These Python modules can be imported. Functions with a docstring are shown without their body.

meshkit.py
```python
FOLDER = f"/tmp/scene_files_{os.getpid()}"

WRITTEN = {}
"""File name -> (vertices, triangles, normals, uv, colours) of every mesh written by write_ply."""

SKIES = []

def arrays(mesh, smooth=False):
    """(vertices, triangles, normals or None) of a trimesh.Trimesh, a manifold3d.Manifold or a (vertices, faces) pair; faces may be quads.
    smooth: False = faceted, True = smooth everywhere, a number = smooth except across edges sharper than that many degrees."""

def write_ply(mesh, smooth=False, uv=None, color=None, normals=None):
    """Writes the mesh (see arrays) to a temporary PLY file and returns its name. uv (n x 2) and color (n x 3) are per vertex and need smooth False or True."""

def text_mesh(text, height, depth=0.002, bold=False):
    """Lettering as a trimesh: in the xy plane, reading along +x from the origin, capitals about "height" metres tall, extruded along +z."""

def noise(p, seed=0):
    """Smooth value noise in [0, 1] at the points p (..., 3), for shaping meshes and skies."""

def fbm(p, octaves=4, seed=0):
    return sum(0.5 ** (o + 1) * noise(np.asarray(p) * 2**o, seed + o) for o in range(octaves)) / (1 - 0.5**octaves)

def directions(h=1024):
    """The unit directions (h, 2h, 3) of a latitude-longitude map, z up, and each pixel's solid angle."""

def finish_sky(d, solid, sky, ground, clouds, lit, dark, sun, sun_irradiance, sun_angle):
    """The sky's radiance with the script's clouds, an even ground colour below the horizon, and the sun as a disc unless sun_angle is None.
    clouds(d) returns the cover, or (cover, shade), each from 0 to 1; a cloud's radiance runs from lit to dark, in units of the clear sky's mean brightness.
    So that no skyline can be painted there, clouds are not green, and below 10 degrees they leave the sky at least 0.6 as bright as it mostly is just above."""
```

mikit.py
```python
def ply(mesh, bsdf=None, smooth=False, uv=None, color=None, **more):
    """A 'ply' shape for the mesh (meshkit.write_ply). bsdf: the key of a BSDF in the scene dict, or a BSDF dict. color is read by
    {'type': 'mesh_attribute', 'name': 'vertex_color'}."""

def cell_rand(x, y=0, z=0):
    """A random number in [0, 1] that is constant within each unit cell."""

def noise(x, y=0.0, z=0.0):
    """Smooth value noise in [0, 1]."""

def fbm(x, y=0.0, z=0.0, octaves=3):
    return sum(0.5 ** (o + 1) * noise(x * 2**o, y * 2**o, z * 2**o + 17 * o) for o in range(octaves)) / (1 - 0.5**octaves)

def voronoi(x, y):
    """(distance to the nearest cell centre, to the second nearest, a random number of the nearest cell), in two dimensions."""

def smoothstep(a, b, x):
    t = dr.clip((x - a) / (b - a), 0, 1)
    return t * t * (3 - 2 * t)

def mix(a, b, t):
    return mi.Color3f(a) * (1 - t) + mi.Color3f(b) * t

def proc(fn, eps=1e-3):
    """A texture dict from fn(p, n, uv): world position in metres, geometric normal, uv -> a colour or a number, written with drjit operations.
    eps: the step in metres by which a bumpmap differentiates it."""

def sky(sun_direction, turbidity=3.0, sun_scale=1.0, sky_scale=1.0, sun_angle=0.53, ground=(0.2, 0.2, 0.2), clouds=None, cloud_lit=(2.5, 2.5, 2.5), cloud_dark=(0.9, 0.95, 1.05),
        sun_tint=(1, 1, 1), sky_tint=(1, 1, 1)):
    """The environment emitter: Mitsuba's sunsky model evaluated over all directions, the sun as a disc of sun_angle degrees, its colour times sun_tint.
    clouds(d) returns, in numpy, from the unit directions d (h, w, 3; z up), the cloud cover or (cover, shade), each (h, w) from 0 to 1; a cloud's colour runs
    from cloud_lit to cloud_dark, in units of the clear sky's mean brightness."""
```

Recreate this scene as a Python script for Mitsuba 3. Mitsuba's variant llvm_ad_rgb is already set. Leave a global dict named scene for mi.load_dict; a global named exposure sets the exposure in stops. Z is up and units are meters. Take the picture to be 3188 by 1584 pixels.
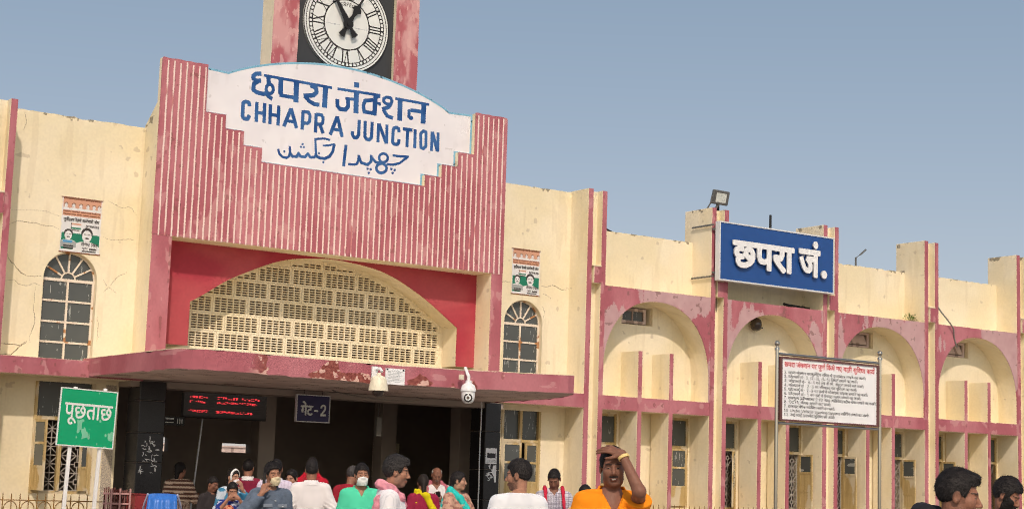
import math, random
import numpy as np
import trimesh, shapely
from shapely import affinity
from shapely.geometry import Polygon, LineString, MultiPolygon, box as sbox
from shapely.ops import unary_union
import drjit as dr
import mitsuba as mi
import mikit, meshkit
from mikit import proc, noise, fbm, smoothstep, mix, cell_rand

rng = np.random.default_rng(7)
random.seed(7)
scene, labels = {}, {}

# ------------------------------------------------------------------ camera, light, exposure
YAW, PITCH, ROLL, FOV = 0.60164, 0.135007, 0.031907, 33.75
CAM = np.array([0.0, 0.0, 1.5])
_f = np.array([math.sin(YAW)*math.cos(PITCH), math.cos(YAW)*math.cos(PITCH), math.sin(PITCH)])
_r0 = np.array([math.cos(YAW), -math.sin(YAW), 0.0])
_u0 = np.cross(_r0, _f)
_u = -math.sin(ROLL)*_r0 + math.cos(ROLL)*_u0
scene['camera'] = {'type': 'perspective', 'fov': FOV, 'fov_axis': 'x', 'near_clip': 0.05, 'far_clip': 3000.0,
                   'to_world': mi.ScalarTransform4f().look_at(origin=CAM.tolist(), target=(CAM+_f).tolist(), up=_u.tolist())}
scene['daylight'] = mikit.sky((-0.526, -1.0, 1.08), turbidity=6.0, sun_scale=1.0, sky_scale=1.62, sun_angle=1.4, ground=(0.30, 0.27, 0.23),
                              sun_tint=(0.93, 0.955, 1.10), sky_tint=(1.14, 1.03, 0.90))
exposure = 1.05

# ------------------------------------------------------------------ helpers
def nm(base):
    if base not in scene and base not in labels:
        return base
    k = 1
    while f'{base}_{k:03d}' in scene or f'{base}_{k:03d}' in labels:
        k += 1
    return f'{base}_{k:03d}'

def thing(name, label, cat, group=None, kind=None):
    key = nm(name)
    labels[key] = {'label': label, 'category': cat}
    if group: labels[key]['group'] = group
    if kind: labels[key]['kind'] = kind
    return key

def add(parent, name, mesh, mat, smooth=False, label=None, kind=None, **kw):
    key = nm(parent + '__' + name if parent else name)
    scene[key] = mikit.ply(mesh, mat, smooth, **kw)
    if label or kind:
        labels[key] = {}
        if label: labels[key]['label'] = label
        if kind: labels[key]['kind'] = kind
    return key

def tag(key, label, cat, group=None, kind=None):
    labels[key] = {'label': label, 'category': cat}
    if group: labels[key]['group'] = group
    if kind: labels[key]['kind'] = kind
    return key

def bx(x0, x1, y0, y1, z0, z1):
    m = trimesh.creation.box((x1-x0, y1-y0, z1-z0))
    m.apply_translation(((x0+x1)/2, (y0+y1)/2, (z0+z1)/2))
    return m

def cb(x0, x1, y0, y1, z0, z1, b=0.01):
    """a box with chamfered edges"""
    P = []
    for sx in (0, 1):
        for sy in (0, 1):
            for sz in (0, 1):
                X, Y, Z = (x0, x1)[sx], (y0, y1)[sy], (z0, z1)[sz]
                dx, dy, dz = b*(1-2*sx), b*(1-2*sy), b*(1-2*sz)
                P += [(X, Y+dy, Z+dz), (X+dx, Y, Z+dz), (X+dx, Y+dy, Z)]
    return trimesh.convex.convex_hull(np.array(P))

def cat(*ms):
    ms = [m for m in (ms[0] if len(ms) == 1 and isinstance(ms[0], list) else ms)]
    return trimesh.util.concatenate(ms)

def ext(poly, y0, y1):
    """a shapely polygon in x,z extruded from y0 to y1 (y0 < y1)"""
    out = []
    for g in getattr(poly, 'geoms', [poly]):
        if g.geom_type != 'Polygon' or g.area < 1e-6: continue
        m = trimesh.creation.extrude_polygon(g, y1-y0, engine='earcut')
        v = np.array(m.vertices)
        out.append(trimesh.Trimesh(np.stack([v[:, 0], y1-v[:, 2], v[:, 1]], 1), m.faces, process=False))
    return cat(out)

def extz(poly, z0, z1):
    m = trimesh.creation.extrude_polygon(poly, z1-z0, engine='earcut')
    m.apply_translation((0, 0, z0))
    return m

def tube(pts, r, n=8, closed=False):
    pts = np.asarray(pts, float)
    r = np.broadcast_to(r, (len(pts),)).astype(float)
    t = np.gradient(pts, axis=0)
    if closed: t = np.roll(pts, -1, 0) - np.roll(pts, 1, 0)
    t /= np.linalg.norm(t, axis=1, keepdims=True) + 1e-12
    a = np.cross(t, np.where(np.abs(t[:, 2:]) < 0.9, [0, 0, 1.0], [1.0, 0, 0]))
    a /= np.linalg.norm(a, axis=1, keepdims=True) + 1e-12
    b = np.cross(t, a)
    ang = np.arange(n)*2*np.pi/n
    v = pts[:, None] + r[:, None, None]*(np.cos(ang)[None, :, None]*a[:, None] + np.sin(ang)[None, :, None]*b[:, None])
    m = len(pts)
    F = []
    for i in range(m if closed else m-1):
        j2 = (i+1) % m
        for j in range(n):
            k = (j+1) % n
            F += [(i*n+j, i*n+k, j2*n+k), (i*n+j, j2*n+k, j2*n+j)]
    V = v.reshape(-1, 3)
    if not closed:
        c0, c1 = len(V), len(V)+1
        V = np.vstack([V, pts[:1], pts[-1:]])
        for j in range(n):
            k = (j+1) % n
            F += [(c0, k, j), (c1, (m-1)*n+j, (m-1)*n+k)]
    return trimesh.Trimesh(V, F, process=False)

def lathe(profile, n=24, center=(0, 0, 0)):
    m = trimesh.creation.revolve(np.array(profile, float), sections=n)
    m.apply_translation(center)
    return m

def rotz(m, deg, about=(0, 0, 0)):
    m.apply_transform(trimesh.transformations.rotation_matrix(math.radians(deg), (0, 0, 1), about))
    return m

def rotm(m, deg, axis, about=(0, 0, 0)):
    m.apply_transform(trimesh.transformations.rotation_matrix(math.radians(deg), axis, about))
    return m

def rough_line(x0, x1, z, step=0.07, amp=0.006, chip=0.03, p=0.06):
    n = max(2, int(abs(x1-x0)/step))
    xs = np.linspace(x0, x1, n+1)
    zs = z + rng.uniform(-amp, amp, n+1) - (rng.random(n+1) < p)*rng.uniform(0.3, 1, n+1)*chip
    return list(zip(xs, zs))

# ------------------------------------------------------------------ materials
def rgb(*c): return {'type': 'rgb', 'value': list(c)}
def mat(name, col, rough=0.7, spec=0.3, metallic=0.0, **kw):
    scene[name] = {'type': 'twosided', 'bsdf': {'type': 'principled', 'base_color': col if isinstance(col, dict) else rgb(*col), 'roughness': rough, 'specular': spec, 'metallic': metallic, **kw}}
    return name
def diff(name, col):
    scene[name] = {'type': 'twosided', 'bsdf': {'type': 'diffuse', 'reflectance': col if isinstance(col, dict) else rgb(*col)}}
    return name
def bump(name, col, h, eps=4e-3):
    scene[name] = {'type': 'twosided', 'bsdf': {'type': 'bumpmap', 'arbitrary': proc(h, eps), 'scale': 1.0, 'bsdf': {'type': 'diffuse', 'reflectance': col}}}
    return name

def c_cream(p, n, uv):
    a = fbm(p.x*1.3+p.y*2.1, p.y*1.7, p.z*1.1, 3)
    g = noise(p.x*38+p.y*31, p.z*34)
    c = mix((0.785, 0.69, 0.48), (0.83, 0.745, 0.565), smoothstep(0.3, 0.7, a))
    c = c*(0.965+0.07*g)
    # rain runs: narrow streaks with their own outline
    s = fbm(p.x*7.0+p.y*6.0, p.z*0.75+3.0, 0.0, 3)
    c = mix(c, mi.Color3f(0.52, 0.42, 0.27), 0.16*smoothstep(0.62, 0.70, s))
    # small scuffs and knocked-off paint
    k = fbm(p.x*5.1+p.y*4.3, p.z*5.7, 9.0, 3)
    c = mix(c, mi.Color3f(0.40, 0.33, 0.24), 0.4*smoothstep(0.80, 0.82, k))
    q = fbm(p.x*2.3+p.y*2.0, p.z*2.1, 4.0, 2)
    c = mix(c, mi.Color3f(0.83, 0.71, 0.50), 0.25*smoothstep(0.66, 0.69, q))
    # black mould spots and bare chips on wall tops
    m = fbm(p.x*9.0+p.y*8.0, p.z*9.0, 2.0, 3)
    top = dr.maximum(smoothstep(7.17, 7.27, p.z)*dr.select(p.z < 7.4, 1.0, 0.0), smoothstep(6.545, 6.605, p.z)*dr.select(p.z < 6.64, 1.0, 0.0)*dr.select(p.y > 26.6, 1.0, 0.0))
    c = mix(c, mi.Color3f(0.17, 0.145, 0.11), 0.75*smoothstep(0.74, 0.77, m+0.16*top)*dr.select(top > 0.02, 1.0, 0.0))
    # black run-off under the spout of the second pilaster
    r = noise(p.x*60.0, p.z*3.0)+0.7*noise(p.x*25.0, p.z*9.0)
    near = smoothstep(0.085, 0.02, dr.abs(p.x-23.10))*smoothstep(4.2, 4.9, p.z)*dr.select(p.z < 5.43, 1.0, 0.0)*dr.select(p.y < 26.4, 1.0, 0.0)
    c = mix(c, mi.Color3f(0.11, 0.09, 0.07), 0.85*smoothstep(0.75, 0.95, r*near+0.1))
    return c
def h_plaster(p, n, uv):
    return 0.004*fbm(p.x*6+p.y*5, p.y*2, p.z*6, 4)+0.0008*noise(p.x*60+p.y*40, p.z*60)
bump('cream_plaster', proc(c_cream), h_plaster)

def pink_base(p):
    a = fbm(p.x*2.2+p.y*2.0, p.z*0.9, 0.0, 3)
    return mix((0.395, 0.125, 0.152), (0.49, 0.19, 0.218), smoothstep(0.3, 0.72, a))*(0.95+0.1*noise(p.x*40+p.y*30, p.z*26))
def c_pink(p, n, uv):
    c = pink_base(p)
    s = fbm(p.x*5.0+p.y*4.0, p.z*3.0, 5.0, 3)
    c = mix(c, mi.Color3f(0.60, 0.33, 0.33), 0.5*smoothstep(0.66, 0.70, s))
    d = fbm(p.x*11.0+p.y*9.0, p.z*7.0, 1.0, 3)
    c = mix(c, mi.Color3f(0.24, 0.09, 0.085), 0.6*smoothstep(0.75, 0.78, d))
    return c
bump('pink_paint', proc(c_pink), h_plaster)
def c_pink_worn(p, n, uv):
    c = pink_base(p)
    # flaked areas: pale mauve primer showing in sharp-edged patches, ragged upwards
    d = fbm(p.x*1.15+p.y*1.1+11.0, p.z*0.9+2.0, 0.0, 3) + 0.16*(noise(p.x*16.0, p.z*2.4)-0.5) + 0.05*(noise(p.x*50.0, p.z*40.0)-0.5)
    t = smoothstep(0.475, 0.50, d)
    pr = mix((0.48, 0.30, 0.31), (0.59, 0.42, 0.42), fbm(p.x*7, p.z*6, 3.0, 3))
    c = mix(c, pr, 0.85*t)
    e = fbm(p.x*9.0, p.z*9.0, 1.0, 3)
    return mix(c, mi.Color3f(0.22, 0.12, 0.11), 0.6*smoothstep(0.72, 0.75, e))
bump('pink_flaked', proc(c_pink_worn), h_plaster)
def c_fascia(p, n, uv):
    c = pink_base(p)
    d = fbm(p.x*2.6, p.z*9.0, p.y*0.7, 4)
    c = mix(c, mi.Color3f(0.58, 0.30, 0.31), 0.55*smoothstep(0.66, 0.70, d))
    # spalled concrete along the lower edge, where the paint has come away
    w = fbm(p.x*3.4+p.y, p.z*4.0, 7.0, 4)+0.9*(3.075-p.z)
    where = smoothstep(10.6, 11.0, p.x)*(1-smoothstep(14.6, 15.4, p.x))
    b = mix((0.20, 0.055, 0.05), (0.34, 0.12, 0.10), noise(p.x*30, p.z*40))
    b = mix(b, mi.Color3f(0.66, 0.42, 0.36), smoothstep(0.60, 0.63, fbm(p.x*14, p.z*16, 2.0, 2)))
    return mix(c, b, where*smoothstep(0.60, 0.63, w))
bump('fascia_paint', proc(c_fascia), h_plaster)
def c_tower(p, n, uv):
    a = fbm(p.x*5.0, p.z*2.4, p.y, 4)
    c = mix((0.44, 0.13, 0.15), (0.62, 0.33, 0.33), smoothstep(0.40, 0.60, a))
    b = fbm(p.x*13.0, p.z*6.0, 3.0, 3)
    return mix(c, mi.Color3f(0.68, 0.42, 0.40), 0.6*smoothstep(0.62, 0.66, b))
bump('tower_paint', proc(c_tower), h_plaster)
def c_red(p, n, uv):
    a = fbm(p.x*1.2, p.z*1.6, 0.0, 3)
    return mix((0.38, 0.052, 0.075), (0.43, 0.085, 0.10), smoothstep(0.3, 0.7, a))*(0.96+0.08*noise(p.x*30, p.z*30))
diff('red_paint', proc(c_red))
def c_soffit(p, n, uv):
    a = fbm(p.x*1.5, p.y*1.9, 0.0, 4)
    c = mix((0.58, 0.45, 0.41), (0.68, 0.55, 0.50), smoothstep(0.3, 0.7, a))
    return mix(c, mi.Color3f(0.18, 0.12, 0.10), 0.6*smoothstep(0.66, 0.70, fbm(p.x*4, p.y*6, 2.0, 3)))
diff('soffit_paint', proc(c_soffit))
def c_white(p, n, uv):
    a = fbm(p.x*2.0, p.z*1.6, 0.0, 3)
    c = mix((0.765, 0.75, 0.795), (0.81, 0.80, 0.84), smoothstep(0.3, 0.7, a))
    c = mix(c, mi.Color3f(0.50, 0.47, 0.49), 0.10*smoothstep(0.66, 0.74, fbm(p.x*4.2, p.z*2.2, 6.0, 4)))
    return mix(c, mi.Color3f(0.28, 0.26, 0.26), 0.25*smoothstep(0.82, 0.84, fbm(p.x*9.0, p.z*8.0, 1.0, 3)))
diff('board_white', proc(c_white))
def c_blue_letter(p, n, uv):
    return mix((0.026, 0.085, 0.26), (0.052, 0.14, 0.35), smoothstep(0.35, 0.65, fbm(p.x*4, p.z*4, 0.0, 3)))
diff('letter_blue', proc(c_blue_letter))
def c_edge_blue(p, n, uv):
    c = mix((0.20, 0.44, 0.62), (0.27, 0.52, 0.68), fbm(p.x*3, p.z*3, p.y*3, 2))
    return mix(c, mi.Color3f(0.045, 0.11, 0.16), smoothstep(0.66, 0.69, fbm(p.x*14, p.z*14, p.y*14, 3)))
diff('edge_blue', proc(c_edge_blue))
def c_rib(p, n, uv):
    c = mix((0.78, 0.62, 0.57), (0.82, 0.69, 0.64), noise(p.x*9, p.z*7))
    return mix(c, mi.Color3f(0.52, 0.22, 0.22), smoothstep(0.74, 0.78, fbm(p.x*8, p.z*1.7, 0.0, 3)))
diff('rib_white', proc(c_rib))
def c_wood(p, n, uv):
    g = fbm(p.x*42+p.y*30, p.z*3.0, 0.0, 3)
    c = mix((0.40, 0.28, 0.11), (0.60, 0.46, 0.24), g)
    return mix(c, mi.Color3f(0.62, 0.53, 0.37), smoothstep(0.5, 0.6, fbm(p.x*6+p.y*5, p.z*2.0, 4.0, 3)))
diff('old_wood', proc(c_wood))
def c_frame(p, n, uv):
    c = mix((0.70, 0.60, 0.50), (0.80, 0.72, 0.62), noise(p.x*12, p.z*12))
    return mix(c, mi.Color3f(0.45, 0.22, 0.10), smoothstep(0.66, 0.70, fbm(p.x*7, p.z*7, 1.0, 3)))
diff('frame_white', proc(c_frame))
def c_glass(p, n, uv):
    a = fbm(p.x*2.0, p.z*2.0, p.y, 3)
    c = mix((0.062, 0.070, 0.070), (0.10, 0.108, 0.104), a)
    # dried lime runs and droppings on the glass
    s = noise(p.x*34.0, p.z*4.2)*noise(p.x*90.0, p.z*14.0+5.0)
    return mix(c, mi.Color3f(0.42, 0.43, 0.41), 0.8*smoothstep(0.60, 0.66, s))
mat('dirty_glass', proc(c_glass), 0.28, 0.5)
def c_granite(p, n, uv):
    return mix((0.010, 0.010, 0.012), (0.028, 0.028, 0.032), noise(p.x*130+p.y*90, p.z*130))
mat('black_granite', proc(c_granite), 0.25, 0.4)
def c_hall(p, n, uv):
    return mix((0.30, 0.255, 0.23), (0.43, 0.37, 0.315), fbm(p.x*0.8+p.y*0.9, p.z*0.8, 0.0, 3))
diff('hall_paint', proc(c_hall))
def c_ground(p, n, uv):
    a = fbm(p.x*0.25, p.y*0.25, 0.0, 4)
    return mix((0.27, 0.25, 0.22), (0.36, 0.335, 0.30), a)*(0.9+0.2*noise(p.x*30, p.y*30))
diff('dusty_paving', proc(c_ground))
def c_rust(p, n, uv):
    return mix((0.16, 0.075, 0.018), (0.36, 0.20, 0.06), fbm(p.x*18, p.z*18, p.y*18, 3))
mat('rusty_iron', proc(c_rust), 0.6, 0.3)
def c_maroon(p, n, uv):
    return mix((0.075, 0.018, 0.018), (0.25, 0.12, 0.11), smoothstep(0.42, 0.6, fbm(p.x*20, p.z*14, p.y*9, 3)))
diff('maroon_paint', proc(c_maroon))
diff('pink_wood', (0.52, 0.30, 0.29))
mat('clock_white', (0.72, 0.74, 0.72), 0.4, 0.4)
mat('black_paint', (0.012, 0.011, 0.011), 0.45, 0.4)
mat('clock_panel', (0.040, 0.042, 0.046), 0.5, 0.4)
mat('panel_blue', (0.018, 0.075, 0.27), 0.35, 0.4)
mat('gloss_white', (0.78, 0.79, 0.80), 0.3, 0.5)
mat('letter_edge', (0.40, 0.42, 0.45), 0.3, 0.5)
mat('frame_alu', (0.66, 0.68, 0.70), 0.35, 0.5)
def c_green(p, n, uv):
    c = mix((0.0, 0.30, 0.125), (0.002, 0.345, 0.15), fbm(p.x*3, p.z*3, 0.0, 2))
    return mix(c, mi.Color3f(0.18, 0.50, 0.33), smoothstep(0.70, 0.72, fbm(p.x*8, p.z*5, 3.0, 3)))
mat('sign_green', proc(c_green), 0.35, 0.4)
mat('sign_letter', (0.66, 0.70, 0.68), 0.4, 0.4)
mat('white_paint', (0.76, 0.75, 0.74), 0.5, 0.3)
mat('navy_panel', (0.030, 0.028, 0.10), 0.4, 0.4)
mat('steel', (0.52, 0.48, 0.42), 0.16, 0.5, 1.0)
mat('steel_dark', (0.10, 0.10, 0.10), 0.4, 0.5)
mat('maroon_frame', (0.13, 0.055, 0.052), 0.4, 0.4)
mat('print_white', (0.82, 0.825, 0.84), 0.5, 0.3)
mat('print_red', (0.50, 0.018, 0.025), 0.5, 0.3)
mat('print_black', (0.035, 0.035, 0.040), 0.5, 0.3)
mat('lamp_grey', (0.11, 0.115, 0.115), 0.45, 0.4)
mat('lamp_glass', (0.55, 0.58, 0.55), 0.2, 0.5)
mat('camera_cream', (0.76, 0.70, 0.54), 0.4, 0.4)
mat('dome_dark', (0.05, 0.035, 0.03), 0.12, 0.6)
mat('cable_black', (0.02, 0.02, 0.02), 0.5, 0.3)
mat('cable_grey', (0.20, 0.19, 0.17), 0.5, 0.3)
mat('blue_plastic', (0.035, 0.16, 0.55), 0.35, 0.5)
mat('pale_plastic', (0.42, 0.45, 0.60), 0.4, 0.4)
mat('red_paint_box', (0.26, 0.035, 0.04), 0.5, 0.3)
diff('crack_dark', (0.24, 0.18, 0.12))
diff('poster_white', (0.70, 0.70, 0.71))
diff('poster_orange', (0.60, 0.33, 0.23))
diff('poster_brown', (0.23, 0.10, 0.06))
diff('poster_green', (0.03, 0.20, 0.13))
diff('poster_grey', (0.34, 0.37, 0.37))
diff('poster_black', (0.06, 0.055, 0.055))
diff('poster_blue', (0.10, 0.30, 0.52))
diff('leaf', (0.10, 0.17, 0.03))
diff('grille_metal', (0.46, 0.42, 0.38))
scene['led_red'] = {'type': 'diffuse', 'reflectance': rgb(0.05, 0.0, 0.0)}
# dyed things carry their colour in the mesh
scene['skin'] = {'type': 'twosided', 'bsdf': {'type': 'principled', 'base_color': {'type': 'mesh_attribute', 'name': 'vertex_color'}, 'roughness': 0.55, 'specular': 0.3}}
scene['cloth'] = {'type': 'twosided', 'bsdf': {'type': 'principled', 'base_color': {'type': 'mesh_attribute', 'name': 'vertex_color'}, 'roughness': 0.85, 'specular': 0.15, 'sheen': 0.25}}
scene['hair'] = {'type': 'twosided', 'bsdf': {'type': 'principled', 'base_color': {'type': 'mesh_attribute', 'name': 'vertex_color'}, 'roughness': 0.6, 'specular': 0.22}}

# ------------------------------------------------------------------ setting
g = trimesh.creation.box((900, 900, 0.2)); g.apply_translation((0, 200, -0.1))
tag(add(None, 'ground', g, 'dusty_paving'), 'dusty paved station forecourt', 'ground', kind='structure')

# ------------------------------------------------------------------ lettering data (strokes of the painted board; letter outlines)
HINDI=[(0.073,[1541,2410,1442,2394,1392,2350,1389,2305,1449,2270,1540,2285]),(0.073,[1487,2266,1410,2211,1401,2106,1470,2069,1595,2059,1690,2092]),(0.055,[1784,2178,1777,2134,1753,2099,1719,2082,1684,2088,1657,2115,1646,2156,1652,2200,1676,2235,1710,2252,1745,2246,1772,2219,1784,2178]),(0.076,[1674,2379,1695,2248]),(0.066,[1655,2090,1693,2033,1773,1998]),(0.047,[1592,2390,2932,2385]),(0.087,[1917,2374,1926,2106]),(0.062,[1904,2090,2217,2089]),(0.095,[2225,2379,2232,2011]),(0.076,[2500,2361,2612,2334,2630,2255,2569,2190,2376,2151]),(0.069,[2413,2138,2496,2070,2598,2035,2698,2038]),(0.095,[2804,2383,2800,2003]),(0.047,[3044,2385,3927,2404]),(0.095,[3425,2565,3430,2469]),(0.095,[3434,2383,3439,2000]),(0.073,[3049,2199,3056,2075,3113,2026,3225,2032,3274,2091,3266,2237]),(0.051,[3211,2235,3410,2248]),(0.087,[3829,2400,3820,2016]),(0.066,[3782,2296,3616,2259,3586,2158,3606,2053,3794,2053]),(0.044,[3868,2250,3924,2255,3918,2213]),(0.036,[3852,2348,3924,2381]),(0.055,[4000,2352,4061,2395,4146,2394,4180,2334,4141,2272,4056,2268,3998,2305,4000,2352]),(0.066,[4171,2304,4112,2211,3977,2159]),(0.066,[3999,2156,4088,2049,4210,2026]),(0.047,[4243,2398,4969,2395]),(0.095,[4348,2407,4352,1999]),(0.098,[4855,2392,4857,2018]),(0.066,[4577,2232,4830,2237]),(0.062,[4548,2241,4545,2081]),(0.044,[4618,2092,4615,2082,4606,2074,4593,2069,4580,2070,4570,2075,4566,2084,4569,2094,4579,2102,4591,2106,4604,2106,4614,2100,4618,2092])]
ENGLISH=[(0.062,[1351,1802,1338,1862,1271,1876,1225,1844,1228,1607,1260,1571,1326,1577,1356,1649]),(0.058,[1483,1899,1490,1549]),(0.058,[1633,1905,1639,1554]),(0.055,[1484,1715,1638,1720]),(0.058,[1745,1899,1751,1549]),(0.058,[1906,1901,1908,1549]),(0.055,[1750,1720,1905,1722]),(0.062,[2146,1889,2021,1548]),(0.062,[2146,1889,2270,1554]),(0.051,[2080,1659,2231,1656]),(0.058,[2382,1890,2381,1545]),(0.055,[2388,1869,2491,1870,2521,1821,2519,1712,2482,1670,2383,1668]),(0.058,[2642,1875,2645,1532]),(0.055,[2647,1863,2751,1861,2784,1815,2781,1727,2746,1691,2646,1689]),(0.058,[2726,1688,2797,1536]),(0.062,[3066,1885,2940,1533]),(0.062,[3066,1885,3184,1528]),(0.051,[2991,1642,3147,1643]),(0.058,[3515,1888,3514,1612,3480,1558,3426,1554,3391,1591,3382,1663]),(0.058,[3639,1889,3643,1603,3682,1559,3745,1561,3780,1605,3783,1892]),(0.055,[3917,1884,3919,1538]),(0.062,[3924,1881,4094,1540]),(0.055,[4092,1889,4098,1537]),(0.058,[4349,1780,4342,1848,4298,1866,4240,1846,4227,1805,4223,1585,4254,1552,4320,1554,4354,1592,4355,1656]),(0.058,[4431,1859,4637,1865]),(0.058,[4533,1872,4532,1535]),(0.058,[4694,1890,4695,1539]),(0.055,[4826,1844,4874,1885,4927,1870,4935,1607,4883,1554,4827,1573,4812,1819,4826,1844]),(0.055,[5059,1900,5058,1537]),(0.062,[5065,1898,5186,1548]),(0.055,[5190,1903,5195,1542])]
URDU=[(0.033,[1933,1138,1965,1053,2026,1008,2101,1001,2153,1037,2168,1123,2155,1219]),(0.036,[2163,1104,2216,1045,2304,1050,2333,1119,2372,1063,2467,1069,2516,1135,2565,1079,2648,1087,2677,1139]),(0.033,[2678,1121,2651,1411]),(0.029,[2631,1409,2829,1452,2943,1439]),(0.04,[2672,1129,2728,1094,2848,1089,2946,1140,3002,1229,3035,1383]),(0.027,[2806,1321,2916,1337,3039,1380]),(0.018,[2067,1110,2062,1100,2050,1099,2044,1107,2049,1117,2061,1119,2067,1110]),(0.018,[2413,1288,2409,1279,2399,1278,2393,1285,2398,1293,2408,1295,2413,1288]),(0.018,[2384,1237,2380,1228,2370,1227,2365,1234,2369,1242,2379,1244,2384,1237]),(0.018,[2441,1239,2437,1231,2427,1230,2422,1237,2426,1245,2436,1247,2441,1239]),(0.018,[2746,1172,2741,1164,2731,1162,2726,1169,2730,1178,2740,1179,2746,1172]),(0.018,[2842,1023,2837,1014,2827,1013,2822,1020,2826,1029,2836,1030,2842,1023]),(0.044,[3268,1398,3237,1007]),(0.033,[3328,1056,3439,1062,3504,1083,3529,1141,3536,1252]),(0.04,[3533,1239,3590,1119,3726,1098,3797,1170,3792,1287]),(0.036,[3793,1256,3889,1168,3984,1166]),(0.036,[4140,1280,4130,1238,4097,1204,4052,1187,4005,1191,3970,1216,3956,1255,3966,1297,3999,1331,4044,1348,4090,1344,4126,1319,4140,1280]),(0.04,[4124,1089,4111,1043,4073,1006,4019,987,3965,991,3924,1018,3907,1060,3919,1106,3957,1143,4011,1163,4066,1158,4107,1131,4124,1089]),(0.033,[4120,1162,4247,1168,4393,1218,4561,1360,4345,1341,4238,1342]),(0.018,[3744,1029,3737,1017,3723,1015,3715,1025,3722,1037,3736,1039,3744,1029]),(0.018,[3806,1028,3800,1016,3785,1014,3778,1024,3784,1037,3799,1038,3806,1028]),(0.018,[3773,954,3766,942,3752,940,3744,950,3750,962,3765,964,3773,954]),(0.018,[4238,1089,4231,1077,4216,1075,4208,1085,4215,1098,4230,1100,4238,1089]),(0.018,[4308,1076,4301,1064,4287,1062,4279,1073,4286,1085,4300,1087,4308,1076]),(0.018,[4269,1019,4262,1007,4247,1005,4239,1015,4246,1028,4261,1030,4269,1019])]
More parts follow.
